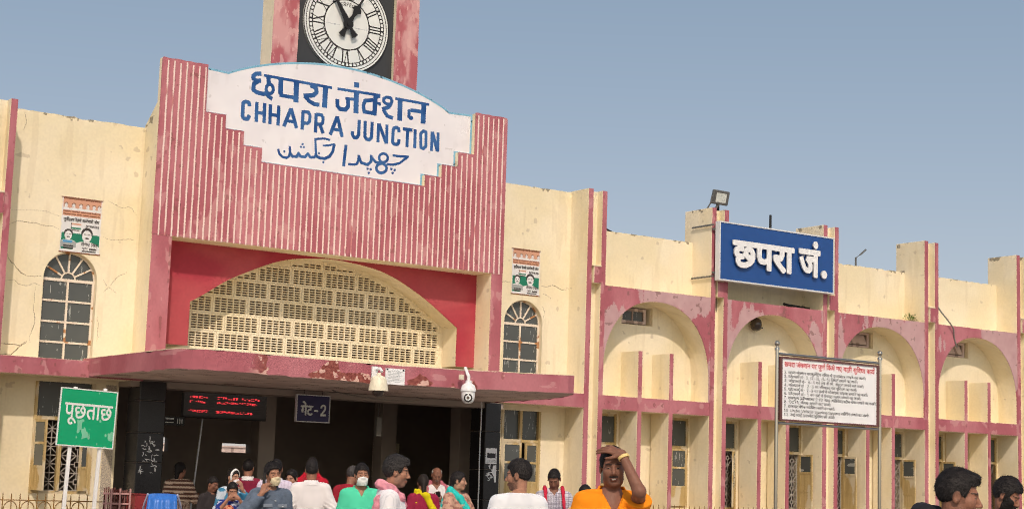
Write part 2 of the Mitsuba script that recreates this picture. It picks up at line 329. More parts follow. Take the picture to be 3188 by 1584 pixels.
GLYPHS={
'\u0902':(0.0,'0z1)0!1-0%1:0*1:0-1,0-1&0*1#0$1$'),
'\u0905':(76.6,'131A0]1R111T161J1E191J171R171U1C1T1J1O1P1H1P1H1W1L1W1R1Z1T1e1S1i1N1l1I1l1B1i171i161p1F1s1P1s1W1q1a1k1b1c1a1X1V1S1Y1Q1j1Q1o1R1o1k1h1k1h1r1*1r1*1k1w1k1w0?1o0?1o1K1b1J1c191Y131R101I101914'),
'\u0906':(102.3,'131A0]1R111T161J1E191J171O171T1A1U1G1S1K1O1P1H1P1H1W1L1W1R1Z1T1e1S1i1N1l1I1l1B1i171i161p1F1s1P1s1W1q1a1k1b1c1a1X1V1S1Y1Q1j1Q1o1R1o1k1h1k1h1r261r261k1_1k1_0?1;0?1;1k1w1k1w0?1o0?1o1K1b1J1c191Y131R101I101914'),
'\u0907':(49.2,'0?1k0?1r1g1r1g1k1V1k1V1V181V141S141N181J1E1L1N1L1T1I1Z1D1a121X0{1T0]1M0?1O0=1W0;1T0*1K0.190?0}0[0_0_0_100~1313131A0}1K0}1Q111S181P1C1L1E1F1E171B0}1I0_1P0{1W141b1M1c1M1k'),
'\u0908':(49.2,'0?1k0?1r1K1s1F1$1G1/1J1=1R1@1a1@1f1=1d1-1U1/1Q1-1N1(1P1x1T1s1g1r1g1k1V1k1V1V181V141S141N181J1E1L1N1L1T1I1Z1D1a121X0{1T0]1M0?1O0=1W0;1T0*1K0.190?0}0[0_0_0_100~1313131A0}1K0}1Q111S181P1C1L1E1F1E171B0}1I0_1P0{1W141b1M1c1M1k'),
'\u090f':(55.5,'0?1k0?1r1m1r1m1k1d1k1d1P1b1I1W1C1R1B1N1B1L1I1R1J1U1N1U1k181k171j171G1C1A1S111c0[1d0=1d0,1a0!1X0!1S0%1W0/1U0>171412190~1I0~1k'),
'\u0915':(76.6,'0?1k0?1r1)1r1)1k1a1k1a1R1i1V1q1V1w1S1!1L1!171v0^1n0~1s191s1J1n1O1h1N1a1H1a0?1S0?1R171I13191312160}1A0_1G0_1P0}1U101W171b1P1b1P1T1C1V171S141N141G181B1C1A1L1B1S1H1S1k'),
'\u0917':(56.2,'0?1k0?1r1n1r1n1k1d1k1d0?1U0?1U1k1C1k1C1D1B1A14190~1D0^1K0^1O0_1Q131R131k'),
'\u0918':(59.4,'0?1k0?1r1p1r1p1k1f1k1f0?1X0?1X171M131C131615111A101E101L131S101U0_1Y0^1d0_1k|141b161Y191W1L1X1L1Q1C1P181L181E1B1B1F1A1O1B1X1H1X1k151k141i'),
'\u091a':(63.3,'0?1k0?1r1u1r1u1k1k1k1k0?1c0?1c171S131I131A17171B151F151L181S0^1T0^1a1U1a1T1T1N1S1I1R1F1P1D1K1E1D1I1B1T1B1a1F1c1I1c1k1b1k'),
'\u091b':(70.3,'0?1k0?1r1#1r1#1k1j1k1i1j1i1e1o1b1s1W1u1S1u1F1r171i0}1V0@1F0?170]11121119141E0}1I0_1M0_1W0~1a151d1K1d1J1W1G1X181X141T141O181K1L1K1L1D1D1C1A1A19171A121C101H0}1T0~1f151k1C1m1H1m1R1k1V1h1X1b1X1Y1V1X1Q1Z1M1b1K1i1I1g1B1a1C1T1H1P1P1S1Z1a1e1a1k'),
'\u091c':(74.2,'0?1k0?1r1(1r1(1k1v1k1v0?1m0?1m1S1U1S1a1I1a181Z151S101I101C121617121D0]1U0]1W111Y141P1B1C1H171O171S1A1S1I1R1L1I1T1L1a1m1a1m1k'),
'\u091f':(50.8,'0?1k0?1r1h1r1h1k1T1k1S1j1S1Q1I1Q1C1P171L141F141716141B101G0}1N0}1b131d0_1P0?1E0?140^0~100_180_1I0{1M151U1E1X1K1X1K1k'),
'\u0923':(72.7,'0?1k0?1r1$1r1$1k1s1k1s0?1k0?1k1k1X1k1X1K1V1C1O171B161419101H0~1k|171k181H1C1E1J1D1N1F1P1J1O1k181k'),
'\u0924':(57.0,'0?1k0?1r1o1r1o1k1d1k1d0?1V0?1V1O1D1O181M141J141D16171I0_1I0]1E0>1A0@11100_1B0_1L121S1B1V1V1V1V1k'),
'\u0925':(64.1,'0_1d0_1l0{1o111r1E1s1I1q1M1m1P1h1O1V1H1M1A1I1D1E1G1C1Q1B1W1E1c1J1c1k1U1k1U1r1v1r1v1k1k1k1k0?1c0?1c181R141H141917131E101L101O1A1R1G1Y1H1e1F1j1D1l151m131k131f171c1B1c1A1V161V101X'),
'\u0926':(52.3,'0?1k0?1r1i1r1i1k1T1k1S1U1H1U1B1S161P141K141F161A1A171G151M151L1B1O1E1X1E1b1A1b141X101W0}1c0?1d0<1W0:1P0}1E0}181014120_1B0_1N0}1S151Z1E1b1L1b1L1k'),
'\u0927':(61.7,'0^1d0{1n141s1E1s1L1o1M1h1I1a1C1d1E1f1E1k1C1m171m141k131h131c171X191W1P1V1O1P1F1O1B1L1A1G1B1D1D1A1H181N181U1B1a1G1a1k1T1k1T1r1s1r1s1k1h1k1h0?1a0?1Z161P111E111A131417121E121J151Q0}1V'),
'\u0928':(55.5,'0?1k0?1r1m1r1m1k1c1k1c0?1T0?1T1L1C1L1B1D181A111B0^1J0^1P0}1S1T1S1T1k'),
'\u092a':(57.0,'0?1k0?1r1o1r1o1k1d1k1d0?1V0?1V1A1L161C161717121C0~1L0~1k|171j171J1C1E1K1D1S1G1V1K1V1k181k'),
'\u092b':(77.3,'0?1k0?1r1+1r1+1k1b1k1b1R1j1V1r1V1x1S1!1O1$1I1$1B1z121v0^1o0~1r151u1F1s1K1o1O1i1N1b1H1b0?1T0?1T1A1L161B161618121C0~1L0~1k|171j171J1C1E1J1D1Q1G1T1K1T1k1S1k181k'),
'\u092c':(57.0,'0?1k0?1r1o1r1o1k1d1k1d0?1V0?1V171M14191412170}1B0_1G0_1R121Y1C1c1N1c1S1b1S1U1F1V1E1U1Q1F1S1E1V1G1V1k|141O151E1B1A1L1A1K1D181S'),
'\u092e':(60.2,'0?1k0?1r1q1r1q1k1g1k1g0?1Y0?1Y1G1C1G1B18181612170{1C0^1H0^1L0}1N131N131k|1D1k1C1N1Y1N1Y1k'),
'\u092f':(57.8,'0?1k0?1r1o1r1o1k1e1k1e0?1W0?1V181L141C141417101B0_1I0^1R101S161W171f131k|141L161H1A1D1E1B1N1C1U1G1W1I1V1k1D1k1F1c1E1U191N'),
'\u0930':(40.6,'0?1k0?1r1X1r1X1k1N1k1P1h1P1X1L1P1I1L181G1K141U0_1U0]1Q0>1O0>14190_1J0^1N0^1R0}1U151U191R1F1V1H1a1F1k'),
'\u0932':(68.0,'0?1k0?1r1z1r1z1k1o1k1o0?1g0?1f1R1a1Q1V1M1R1C1J1E1L1N1H1Q191R141N141G17191L0_1L0]1I0>1F0>13120}180_1E0_1O101U171Y1G1Y1R1T1W1W1f1Y1g1k'),
'\u0935':(55.5,'0?1k0?1r1m1r1m1k1c1k1c0?1U0?1U171K131A1311170_1F0_1P0}1U131Z1B1c1Q1b1Q1T1D1V181S141M151E1C1A1I1A1N1B1S1F1U1I1U1k1T1k'),
'\u0936':(68.0,'1X1k1X1r1z1r1z1k1o1k1o0?1g0?1g1k 0^1E0^1J0}1M151M191J1E1L1J1Q1L1W1L1d1J1j1F1m181m151j151f1A1a1I1a1H1T1B1T131W0~1a0{1g101o161s1H1s1N1p1S1h1T1U1P1K1H1D1T101W0^1S0@1P0@1H131A1A0~1B'),
'\u0937':(57.8,'0?1k0?1r1o1r1o1k1e1k1e0?1W0?1V1A1L161C161717121C0~1L0~1k|1D1k1C1j1J1a1M1X1T1M1V1L1W1k|171f181H1C1E1K1D1Q1F1Q1H181f'),
'\u0938':(68.0,'0?1k0?1r1y1r1y1k1o1k1o0?1g0?1g1H1a1G1M1G1B1I181F1S0_1S0]1P0>1L0@15170^1M0^1R0}1U151U181R1A1R1D1Y1B1k|1I1P1N1N1X1N1f1P1g1Q1g1k1J1k1L1h1L1W'),
'\u0939':(53.1,'0?1k0?1r1k1r1k1k1a1k1a1V1A1V181U161R161O181K1E1L1S1L1X1I1d1B1d151b0}1X0]1S0@1P0@1N0{1V131V191S1D1N1E1F1E1A1D1619150~170]1L0,1L0+1G0&150:0}0_0_150}1B121G0}1M0}1U101X151b1R1c1R1k'),
'\u093e':(25.8,'0?1k0?1r1I1r1I1k181k180?100?101k'),
'\u093f':(25.8,'0?1k0?1r0~1s0_1x0_1)0}1-141=1C1@1S1?1e1:1t1#1z1s1r1s1g1%1b1*1R1.1G1/171+141%141y171s181s1I1r1I1k181k180?100?101k'),
'\u0940':(25.8,'0w1z0w1,0z1;0(1?0=1@0^1=101/141$181s1I1r1I1k181k180?100?101k0?1k0?1r101s0]1*0;1/0+1.0(1+0&1#0*1s0z1s'),
'\u0941':(0.0,'0Z0+0d0:0f0:0l0(0r0#0y0y0)0y0/0%0/0,0*0:0v0.0t0>0!0[0,0[0<0>0?0;0[0,0[0%0@0y0;0u0+0r0x0r0r0t0k0x'),
'\u0942':(0.0,'0k0&0l0-0r0>0x0[0*0[0:0?0]0:110)150z110w0~0w0^0$0;0,0)0:0z0:0t0,0t0#0y0y0&0y0,0#0/0u0(0r0w0r0r0t0o0w'),
'\u0947':(0.0,'0g1-0d1?0h1@0q1@0w1=0!1:0(1&0,1r0#1r0y1#0v1*0r1.0k1/'),
'\u0948':(0.0,'0d1y0c1(0d1)0p1)0y1#0x1(0t1-0p1/0f1.0d1=0d1?0h1@0t1?0w1=0$1-0)1!0,1r0!1r0w1w0p1z'),
'\u094b':(25.8,'0%1=0&1?0*1@0=1@0^1=131)171s1I1r1I1k181k180?100?101k0?1k0?1r101s0{1#0]1*0>1.0-1/0)1-'),
'\u094c':(25.8,'0%1y0$1(0%1)0<1)0{1#0^1*0@1-0;1/0(1.0%1=0&1?0=1@0^1=101/141$181s1I1r1I1k181k180?100?101k0?1k0?1r0{1s0{1u0]1x0<1z'),
'\u094d':(0.0,'0!0/0#0;0-0;0@0.120$160v100r0_0y0?0%0,0*0$0)'),
'\u0964':(38.3,'1B1r1I1r1I0?1B0?'),
'(':(39.1,'141T181q1F1)1O1*1P1)1K1x1E1f1C1I1G0}1P0(1G0(1A0=1418'),
')':(39.1,'0{0(160~191F191S171g131u0{1(0{1*151*1C1t1G1f1I1W1I1B1D0[160('),
',':(26.6,'0_0!10111B11130!'),
'-':(64.8,'171Q1d1Q1d1I171I'),
'.':(27.3,'0}0^0~10131318131B0~1B0[170>110?'),
'/':(35.9,'0[0*1G1(1P1)120+'),
'0':(64.8,'0}1K0}1a101l141s1A1z1J1%1S1%1a1!1h1u1k1m1n1c1n1I1k151d0_1S0>1J0>1C0[1411101B|171c171H1A191F101L0}1R0}1V101Z141d1G1e1Z1b1m1V1u1R1v1L1v1D1r1A1l'),
'1':(64.8,'120~1L0~1L1t1I1r141h141r1K1$1U1$1U0~1l0~1l0?120?'),
'2':(64.8,'100?100}1W1W1a1e1b1i1Z1r1V1u1Q1v1K1v1F1u1B1p191h101h111p141u191z1F1$1S1%1X1$1d1z1i1r1k1n1j1c1h1W1a1N1F131E101k101k0?'),
'3':(64.8,'0{150{1A161A17141C101I0}1P0}1X111Z141c1A1b1H1V1O1P1Q1E1Q1E1Z1V1u101u101$1i1$1h1u1N1X1N1W1U1W1a1U1i1M1k1G1k171h0~1Z0[1Q0>1H0>140^1010'),
'4':(64.8,'0{160{1E1P1!1R1$1Z1$1Y1z171F1V1F1W1b1e1b1e1F1o1E1o161e161e0?1W0?1V16'),
'5':(64.8,'1014101A191A1B141E101K0}1Q0}1V101Z141c1B1c1I1Z1O1W1S1S1U1J1V1D1T1B1R111S151$1h1$1h1u1D1u1B1b1C1Z1J1d1S1d1a1a1f1W1k1L1k181h101b0]1W0@1R0>1I0>1C0@160_'),
'6':(64.8,'101A111M171a1P1!1S1$1a1$1b1#1I1Z1L1a1W1a1d1W1h1S1k1K1k171h101d0^1X0@1S0>1J0>1C0[1410|191G1B161F101L0}1R0}1X111Z151c1A1c1H1a1M1W1R1R1T1K1T1G1S1B1N'),
'7':(64.8,'101u101$1k1$1k1t1E0?150?150[1a1t'),
'8':(64.8,'0}170}1E101L141P1B1T141Y111e111p151w1A1!1I1%1S1%1a1!1f1w1j1o1j1e1g1Y1Z1T1g1P1k1J1m1E1m171k101a0[1S0>1I0>1B0@130{|171C18151C101K0}1R0}1Y101c141d1C1b1I1X1M1R1P1K1P1D1M181H|1A1m1B1c1F1Z1K1W1Q1W1V1Z1Z1c1a1g1a1m1Z1q1V1u1K1v1F1u1B1q'),
'9':(64.8,'101b101k131r171x1G1$1S1%1X1$1g1v1k1o1k1a1h1Q1K0?1A0@1C0]1T1K1I1J1B1L141R|191h1B1X1G1S1K1Q1R1Q1W1T1a1X1c1c1c1j1X1s1T1v1L1v1F1t1B1p'),
'A':(68.8,'0[0?1I1z1K1$1U1$1v0?1l0?1h161e1B1A1B130?|1E1K1b1J1Q1s1O1r'),
'C':(73.4,'0{1L0{1Z101k151s1G1#1P1%1Z1%1f1$1l1z1v1o1w1f1o1f1l1m1g1r1Y1v1N1u1G1r1C1n191i171b161Q191C1F141K101Q0~1Y0~1c101l181o1E1w1E1w1B1s121l0^1f0@1Z0>1P0>1D0]1314'),
'E':(60.2,'101$1i1$1i1u181u181W1g1W1g1O181O180~1j0~1j0?100?'),
'F':(59.4,'101$1i1$1i1u181u181U1e1U1e1M181M180>100>'),
'G':(75.0,'0{1L0{1Z101k141r1B1y1G1#1O1%1Z1%1f1$1p1v1w1k1x1f1o1f1m1k1g1r1Y1v1Q1v1J1s1C1n191i171b171J1B191F141Q0~1Y0~1g121l171o1E1p1K1W1K1W1S1y1S1y1E1u141n0_1g0@1a0>1P0>1D0]1314'),
'I':(44.5,'0_0?0_0~190~191t0_1u0_1$1V1$1V1u1I1t1I0~1V0~1V0?'),
'K':(66.4,'101$181$181R191Q1I1b1h1$1s1$1q1y1Q1W1r0^1s0?1h0?1J1P181E180?100?'),
'N':(75.8,'101$1B1$1m151n1$1v1$1v0?1k0@191o190?100?'),
'P':(63.3,'101$1Y1#1d1z1i1v1n1l1m1W1k1R1e1L1T1I181H180?100?|181Q1S1P1Z1S1c1V1e1c1e1j1c1o1Z1r1S1u181u'),
'R':(64.1,'101$1U1$1d1z1j1u1n1l1n1Z1k1S1f1N1a1L1a1K1q0?1f0?1Q1J181J180?100?|181R1S1R1a1U1e1c1e1i1d1n1Z1r1S1u181u'),
'S':(64.1,'0{150{1A161A1A111K0{1V0}1Z101d141f1B1c1H1W1L1C1Q121X0~1e0~1m101r171y1F1$1T1$1e1z1k1s1n1k1d1k1c1p1Z1r1R1v1K1v1D1s191o171i191e1C1a1b1S1k1L1o1E1o171k0}1e0[1X0>1I0=190@130_'),
'T':(64.1,'0_1u0_1$1o1$1o1u1S1u1S0?1J0?1J1u'),
'U':(74.2,'101$181$181G1A191F131J101O0~1W0~1e121k181l1D1l1$1u1$1u1A1q111h0[1X0>1I0?190_1313101B'),
'V':(68.8,'0]1z0]1$131$1I1N1P111Q111R111T1C1l1$1v1$1V0?1K0?'),
'X':(68.0,'0]0?1J1S0_1$171$1P1Z1i1$1s1$1s1!1V1S1u0[1u0?1k0?1P1L140?'),
'a':(56.2,'0_130_1D111I191L1S1O1V1R1V1V1T1Z1P1c1D1c191Z161V141V0{1X101d181j1E1k1S1k1Y1h1c1c1d1X1d0?1V0?1U0{1Q0[1L0>170>120[0}0_|15191512180~1C0{1J0{1P101V181V1H1G1F181D'),
'c':(57.0,'0_1D0_1O101a151g1C1k1P1k1V1j1a1g1g1Z1g1V1Y1T1X1W1S1b1N1d1H1d1B1a161S141K161919131D101I0}1S101X141Y181h161g121d0{1V0@1P0>1G0>170[1011'),
'd':(60.9,'0_1D0_1S121d1B1k1O1k1V1h1Z1d1a1$1i1$1i0@1a0@1Z0~1Q0?1B0?140_10100{16|151Q16181B111H0}1R101W141a1C1a1O1X1V1T1a1N1d1H1d1C1a181X'),
'e':(57.8,'0_1D0_1O101a151g1C1k1S1k1d1d1h1W1i1P1i1F151F151A18141D101I0}1R0~1V111Z161h141g101a0]1U0?1G0>170[1011|151O1Y1N1Z1R1X1V1T1a1N1d1H1d1C1a181W151R'),
'g':(60.9,'0_1D0_1O0{1V131e171h1E1k1N1k1U1h1Z1b1a1k1i1k1i0/1g0)1c0#1P0w1E0w140!0}0*140/160/160-1C0)1G0&1N0&1V0*1a0<1a101Y101T0]1O0@1B0[150_1010|151Q16191C111H101N101T121Y191a1G1X1V1Q1c1H1d1C1a181X'),
'h':(59.4,'0~1$171$181c1E1i1K1k1S1k1X1j1d1d1h1V1h0?1Y0?1X1U1S1b1O1d1G1c1A1X171Q170?0~0?'),
'i':(25.0,'0{1x0}1$111(161(1A1#191v161t111t 0~1k171k170?0~0?'),
'l':(28.1,'0~1$171$171419101G0~1I0@1F0?170?140[100_0~10'),
'm':(87.5,'0~1k171k181c1B1h1J1k1T1k1Y1g1b1b1h1i1o1k1w1k1&1h1,1Y1,0?1!0?1!1V1w1b1s1d1m1d1i1b1f1Y1d1U1d0?1V0?1V1T1S1Z1N1d1H1d1D1b181V170?0~0?'),
'n':(59.4,'0~1k171k181c1E1i1K1k1W1k1d1d1h1V1h0?1Y0?1X1U1S1b1O1d1G1c1A1X171Q170?0~0?'),
'r':(37.5,'0~1k171k181d1D1i1G1k1R1k1R1c1G1b1B1Y181U170?0~0?'),
's':(52.3,'0~0}0_15151718111E0}1N0~1S121U171Q1D191H111L0}1S0}1Z131h1B1k1N1l1V1i1a1d1b1X1U1W1P1c1L1d1G1d1B1c171Z171U191Q1E1O1S1L1X1I1b1E1d1B1d141a0}1W0]1P0?1C0>140['),
't':(32.8,'0@1c0@1k101k101x191x191k1L1k1L1c191c19141A111D0}1K0~1L0?180?120_1010101b'),
'y':(56.2,'1E0?0]1k131k1J111Z1k1i1k1h1d1L0.1H0$1A0y0}0y100(170)1B0,'),
}

# ------------------------------------------------------------------ the station building
B = thing('station_building', 'cream and pink railway station building with a ribbed entrance block and arcaded wing', 'building')
CR, PK, PF = 'cream_plaster', 'pink_paint', 'pink_flaked'
FY, WY = 26.0, 26.57          # front plane of fins and bands; face of the cream wall
ZB0, ZB1 = 2.995, 3.27        # string band
ZA, ZP, ZF = 5.41, 6.60, 7.28 # top of the arch panels, of the arcade parapet, of the pilaster fins

def fin(parent, x0, x1, z0, z1, ytop=None, lab=None):
    """a cream fin with a pink painted front edge"""
    yb = ytop or 26.55
    k = add(parent, 'fin', cb(x0, x1, FY+0.006, yb, z0, z1, 0.006), CR)
    e = rough_line(z0+0.004, z1-0.004, 0, 0.12, 0.003, 0.012, 0.10)
    poly = Polygon([(x0+0.002+max(0, d), z) for z, d in e] + [(x1-0.002+min(0, d), z) for z, d in e[::-1]])
    add(parent, 'painted_edge', ext(poly.buffer(0), FY-0.006, FY+0.0055), PK)
    return k

def pilaster(x0, left=True):
    p = nm(B+'__pilaster'); labels[p] = {}
    fin(p, x0, x0+0.115, 0.0, ZF, 26.86)
    fin(p, x0+0.345, x0+0.455, 0.0, ZF-0.01, 26.86)
    add(p, 'channel_wall', bx(x0+0.112, x0+0.348, FY+0.17, 26.75, 0.0, ZF-0.02), CR)
    add(p, 'bracket', cb(x0+0.165, x0+0.343, FY-0.012, FY+0.172, 5.43, 5.76, 0.008), CR)
    add(p, 'bracket_face', bx(x0+0.172, x0+0.338, FY-0.018, FY-0.011, 5.437, 5.752), PK)
    add(p, 'bracket_cap', cb(x0+0.118, x0+0.343, FY-0.02, FY+0.172, 5.758, 5.785, 0.005), CR)
    return p

def ellarch(xc, a, zs, rise, n=44, ex=2.2):
    t = np.linspace(0, math.pi, n)
    c, s = np.cos(t), np.sin(t)
    return [(xc+a*np.sign(u)*abs(u)**(2/ex), zs+rise*abs(v)**(2/ex)) for u, v in zip(c, s)]

def pane_window(parent, x0, x1, z0, z1, y, cols, rows, fw=0.035, fm='frame_white', name='window', inner=None):
    """frame, glazing bars and panes of one fixed light"""
    w = nm(parent+'__'+name); labels[w] = {}
    fr = [bx(x0, x0+fw, y, y+0.05, z0, z1), bx(x1-fw, x1, y, y+0.05, z0, z1), bx(x0+fw, x1-fw, y, y+0.05, z0, z0+fw), bx(x0+fw, x1-fw, y, y+0.05, z1-fw, z1)]
    dx, dz = (x1-x0-2*fw)/cols, (z1-z0-2*fw)/rows
    for i in range(1, cols): fr.append(bx(x0+fw+i*dx-fw*0.4, x0+fw+i*dx+fw*0.4, y+0.004, y+0.046, z0+fw, z1-fw))
    for j in range(1, rows): fr.append(bx(x0+fw, x1-fw, y+0.002, y+0.042, z0+fw+j*dz-fw*0.4, z0+fw+j*dz+fw*0.4))
    add(w, 'frame', cat(fr), fm)
    for i in range(cols):
        for j in range(rows):
            add(w, 'pane', bx(x0+fw+i*dx, x0+fw+(i+1)*dx, y+0.02, y+0.026, z0+fw+j*dz, z0+fw+(j+1)*dz), 'dirty_glass')
    return w

def leaf(parent, hx, hy, z0, z1, w, ang, rows=3, glass=2, side=1):
    """an opened casement leaf hinged at (hx, hy); ang from the wall plane, swinging outwards; lower panels wooden"""
    def place(m):
        if side < 0: m.apply_transform(np.diag([-1.0, 1, 1, 1])); m.invert()
        rotz(m, -ang if side > 0 else ang); m.apply_translation((hx, hy, 0)); return m
    f = 0.04
    fr = [bx(0, f, -0.015, 0.015, z0, z1), bx(w-f, w, -0.015, 0.015, z0, z1)]
    dz = (z1-z0)/rows
    for j in range(rows+1):
        zc = min(max(z0+j*dz, z0+f/2), z1-f/2)
        fr.append(bx(f, w-f, -0.014, 0.014, zc-f/2, zc+f/2))
    add(parent, 'casement_frame', place(cat(fr)), 'old_wood')
    for j in range(rows):
        top = j >= rows-glass
        add(parent, 'casement_pane' if top else 'casement_panel', place(bx(f, w-f, -0.004, 0.004, z0+j*dz+f/2, z0+(j+1)*dz-f/2)), 'dirty_glass' if top else 'old_wood')

def grille(parent, x0, x1, z0, z1, y, cell=0.30):
    """iron window grille: squares on crossing bars with diagonals"""
    r, ms = 0.008, []
    nx, nz = max(1, round((x1-x0)/cell)), max(1, round((z1-z0)/cell))
    dx, dz = (x1-x0)/nx, (z1-z0)/nz
    def bar(a, b, c, d): ms.append(tube([(a, y, b), (c, y, d)], r, 5))
    for i in range(nx):
        for j in range(nz):
            cx, cz = x0+(i+0.5)*dx, z0+(j+0.5)*dz
            q = 0.13*dx
            bar(cx-q, cz-q, cx+q, cz-q); bar(cx-q, cz+q, cx+q, cz+q); bar(cx-q, cz-q, cx-q, cz+q); bar(cx+q, cz-q, cx+q, cz+q)
            bar(cx, cz+q, cx, cz+dz/2); bar(cx, cz-dz/2, cx, cz-q); bar(cx+q, cz, cx+dx/2, cz); bar(cx-dx/2, cz, cx-q, cz)
            for sx in (-1, 1):
                for sz in (-1, 1):
                    bar(cx+sx*0.08*dx, cz+sz*dz*0.48, cx+sx*dx*0.48, cz+sz*dz*0.08)
    for i in range(nx+1): bar(x0+i*dx, z0, x0+i*dx, z1)
    for j in range(nz+1): bar(x0, z0+j*dz, x1, z0+j*dz)
    return add(parent, 'grille', cat(ms), 'grille_metal')

def bay(xl, xr, seed, windows, vent=0):
    """one arcade bay between two pilasters: pink arch panel over a recess, fins, string band, ground floor lights"""
    w = xr-xl
    xc, a = (xl+xr)/2-0.02, w/2-0.006
    face = Polygon([(xl-0.004, ZB1)] + [(xl-0.004, ZA)] + [(x, z) for x, z in rough_line(xl, xr, ZA, 0.09, 0.004, 0.012)] + [(xr+0.004, ZA), (xr+0.004, ZB1)])
    hole = Polygon([(xc+a, ZB1-0.2)] + ellarch(xc, a, 3.68, 1.515) + [(xc-a, ZB1-0.2)])
    ap = nm(B+'__arch_panel'); labels[ap] = {}
    add(ap, 'painted_face', ext(face.difference(hole), FY+0.004, FY+0.016), PF)
    add(ap, 'arch_body', ext(Polygon([(xl-0.003, ZB1), (xl-0.003, ZA-0.012), (xr+0.003, ZA-0.012), (xr+0.003, ZB1)]).difference(hole.buffer(0.004)), FY+0.015, 26.551), CR)
    rw = nm(B+'__recess_wall')
    vx = (xl+0.86, xl+1.66, 4.76, 5.13)
    wall = sbox(xl-0.003, ZB1, xr+0.003, ZA-0.012)
    if vent: wall = wall.difference(sbox(*[vx[i] for i in (0, 2, 1, 3)]))
    scene[rw] = mikit.ply(ext(wall, 26.55, 26.60), CR)
    if vent:
        x0, x1, z0, z1 = vx
        v = nm(B+'__vent_window'); labels[v] = {}
        add(v, 'reveal', cat(bx(x0, x0+0.01, 26.601, 26.75, z0, z1), bx(x1-0.01, x1, 26.601, 26.75, z0, z1), bx(x0, x1, 26.601, 26.75, z0, z0+0.01), bx(x0, x1, 26.601, 26.75, z1-0.01, z1)), CR)
        if vent == 1:
            add(v, 'frame', cat(bx(x0+0.03, x1-0.11, 26.63, 26.67, z0+0.03, z0+0.09), bx(x0+0.03, x1-0.11, 26.63, 26.67, z1-0.09, z1-0.03), bx(x0+0.03, x0+0.09, 26.63, 26.67, z0+0.09, z1-0.09),
                                bx(x1-0.17, x1-0.11, 26.63, 26.67, z0+0.09, z1-0.09), bx(x0+0.33, x0+0.36, 26.632, 26.668, z0+0.09, z1-0.09)), 'soffit_paint')
            for s in (0, 1): add(v, 'pane', bx(x0+0.09+s*0.27, x0+0.33+s*0.27, 26.645, 26.65, z0+0.09, z1-0.09), 'dirty_glass')
        else:
            add(v, 'frame', cat(bx(x0+0.02, x1-0.05, 26.63, 26.67, z0+0.02, z0+0.06), bx(x0+0.02, x1-0.05, 26.63, 26.67, z1-0.06, z1-0.02), bx(x0+0.02, x0+0.06, 26.63, 26.67, z0+0.06, z1-0.06), bx(x1-0.10, x1-0.05, 26.63, 26.67, z0+0.06, z1-0.06)), 'soffit_paint')
            sh = bx(x0+0.07, x1-0.12, 26.62, 26.635, z0+0.08, z1-0.05)
            add(v, 'shutter', rotm(sh, -24, (1, 0, 0), (0, 26.63, z0+0.08)), 'soffit_paint')
        add(v, 'back', bx(x0, x1, 26.75, 26.76, z0, z1), 'hall_paint')
    add(B, 'string_band', cb(xl-0.003, xr+0.003, FY+0.006, 26.62, ZB0, ZB1, 0.005), CR)
    add(B, 'band_face', ext(Polygon([(xl-0.002, ZB0+0.003)]+rough_line(xl, xr, ZB1-0.004, 0.1, 0.003, 0.012, 0.12)+[(xr+0.002, ZB0+0.003)]).buffer(0), FY, FY+0.0055), PK)
    xs = [xl, xl+0.875, xl+1.675, xr]
    for q in (1, 2): fin(B, xs[q], xs[q]+0.098, 0.0, 4.19, 26.552)
    sub = [(xl, xs[1]), (xs[1]+0.098, xs[2]), (xs[2]+0.098, xr)]
    # ground floor back wall with window openings
    wall = sbox(xl-0.003, 0, xr+0.003, ZB0)
    for q in windows: wall = wall.difference(sbox(sub[q][0]-0.004, 1.12, sub[q][1]-0.03, 2.95))
    gw = nm(B+'__ground_wall'); scene[gw] = mikit.ply(ext(wall, 26.60, 26.72), CR)
    for q, kind in windows.items():
        x0, x1 = sub[q][0], sub[q][1]-0.03
        gwin = nm(B+'__ground_window'); labels[gwin] = {}
        f = 0.045
        add(gwin, 'frame', cat(bx(x0, x0+f, 26.61, 26.67, 1.12, 2.95), bx(x1-f, x1, 26.61, 26.67, 1.12, 2.95), bx(x0+f, x1-f, 26.612, 26.668, 2.90, 2.95), bx(x0+f, x1-f, 26.605, 26.672, 2.33, 2.385), bx(x0+f, x1-f, 26.612, 26.668, 1.12, 1.165),
                               bx((x0+x1)/2-0.02, (x0+x1)/2+0.02, 26.614, 26.664, 2.385, 2.90)), 'old_wood')
        for s in (0, 1): add(gwin, 'pane', bx((x0+f, (x0+x1)/2+0.02)[s], ((x0+x1)/2-0.02, x1-f)[s], 26.64, 26.646, 2.385, 2.90), 'dirty_glass')
        hw = (x1-x0)/2-0.03
        if kind == 'shut':
            leaf(gwin, x1-f, 26.60, 1.17, 2.325, hw, 3, 3, 2, -1); leaf(gwin, x0+f, 26.60, 1.17, 2.325, hw, 2, 3, 2, 1)
        elif kind == 'open':
            leaf(gwin, x1-f, 26.60, 1.17, 2.325, 0.40, 88, 3, 1, -1)
            grille(gwin, x0+f, x1-f, 1.17, 2.33, 26.69, 0.27)
        else:
            leaf(gwin, x1-f, 26.60, 1.17, 2.325, 0.40, 42, 3, 2, -1)
            grille(gwin, x0+f, x1-f, 1.17, 2.33, 26.69, 0.27)
        add(gwin, 'sill', cb(x0-0.002, x1+0.02, 26.57, 26.70, 1.085, 1.118, 0.006), CR)
    par = Polygon([(xl-0.1, ZA-0.2)]+rough_line(xl-0.1, xr+0.1, ZP, 0.08, 0.007, 0.03, 0.08)+[(xr+0.1, ZA-0.2)])
    add(B, 'parapet', ext(par.buffer(0), 26.605, 26.82), CR)

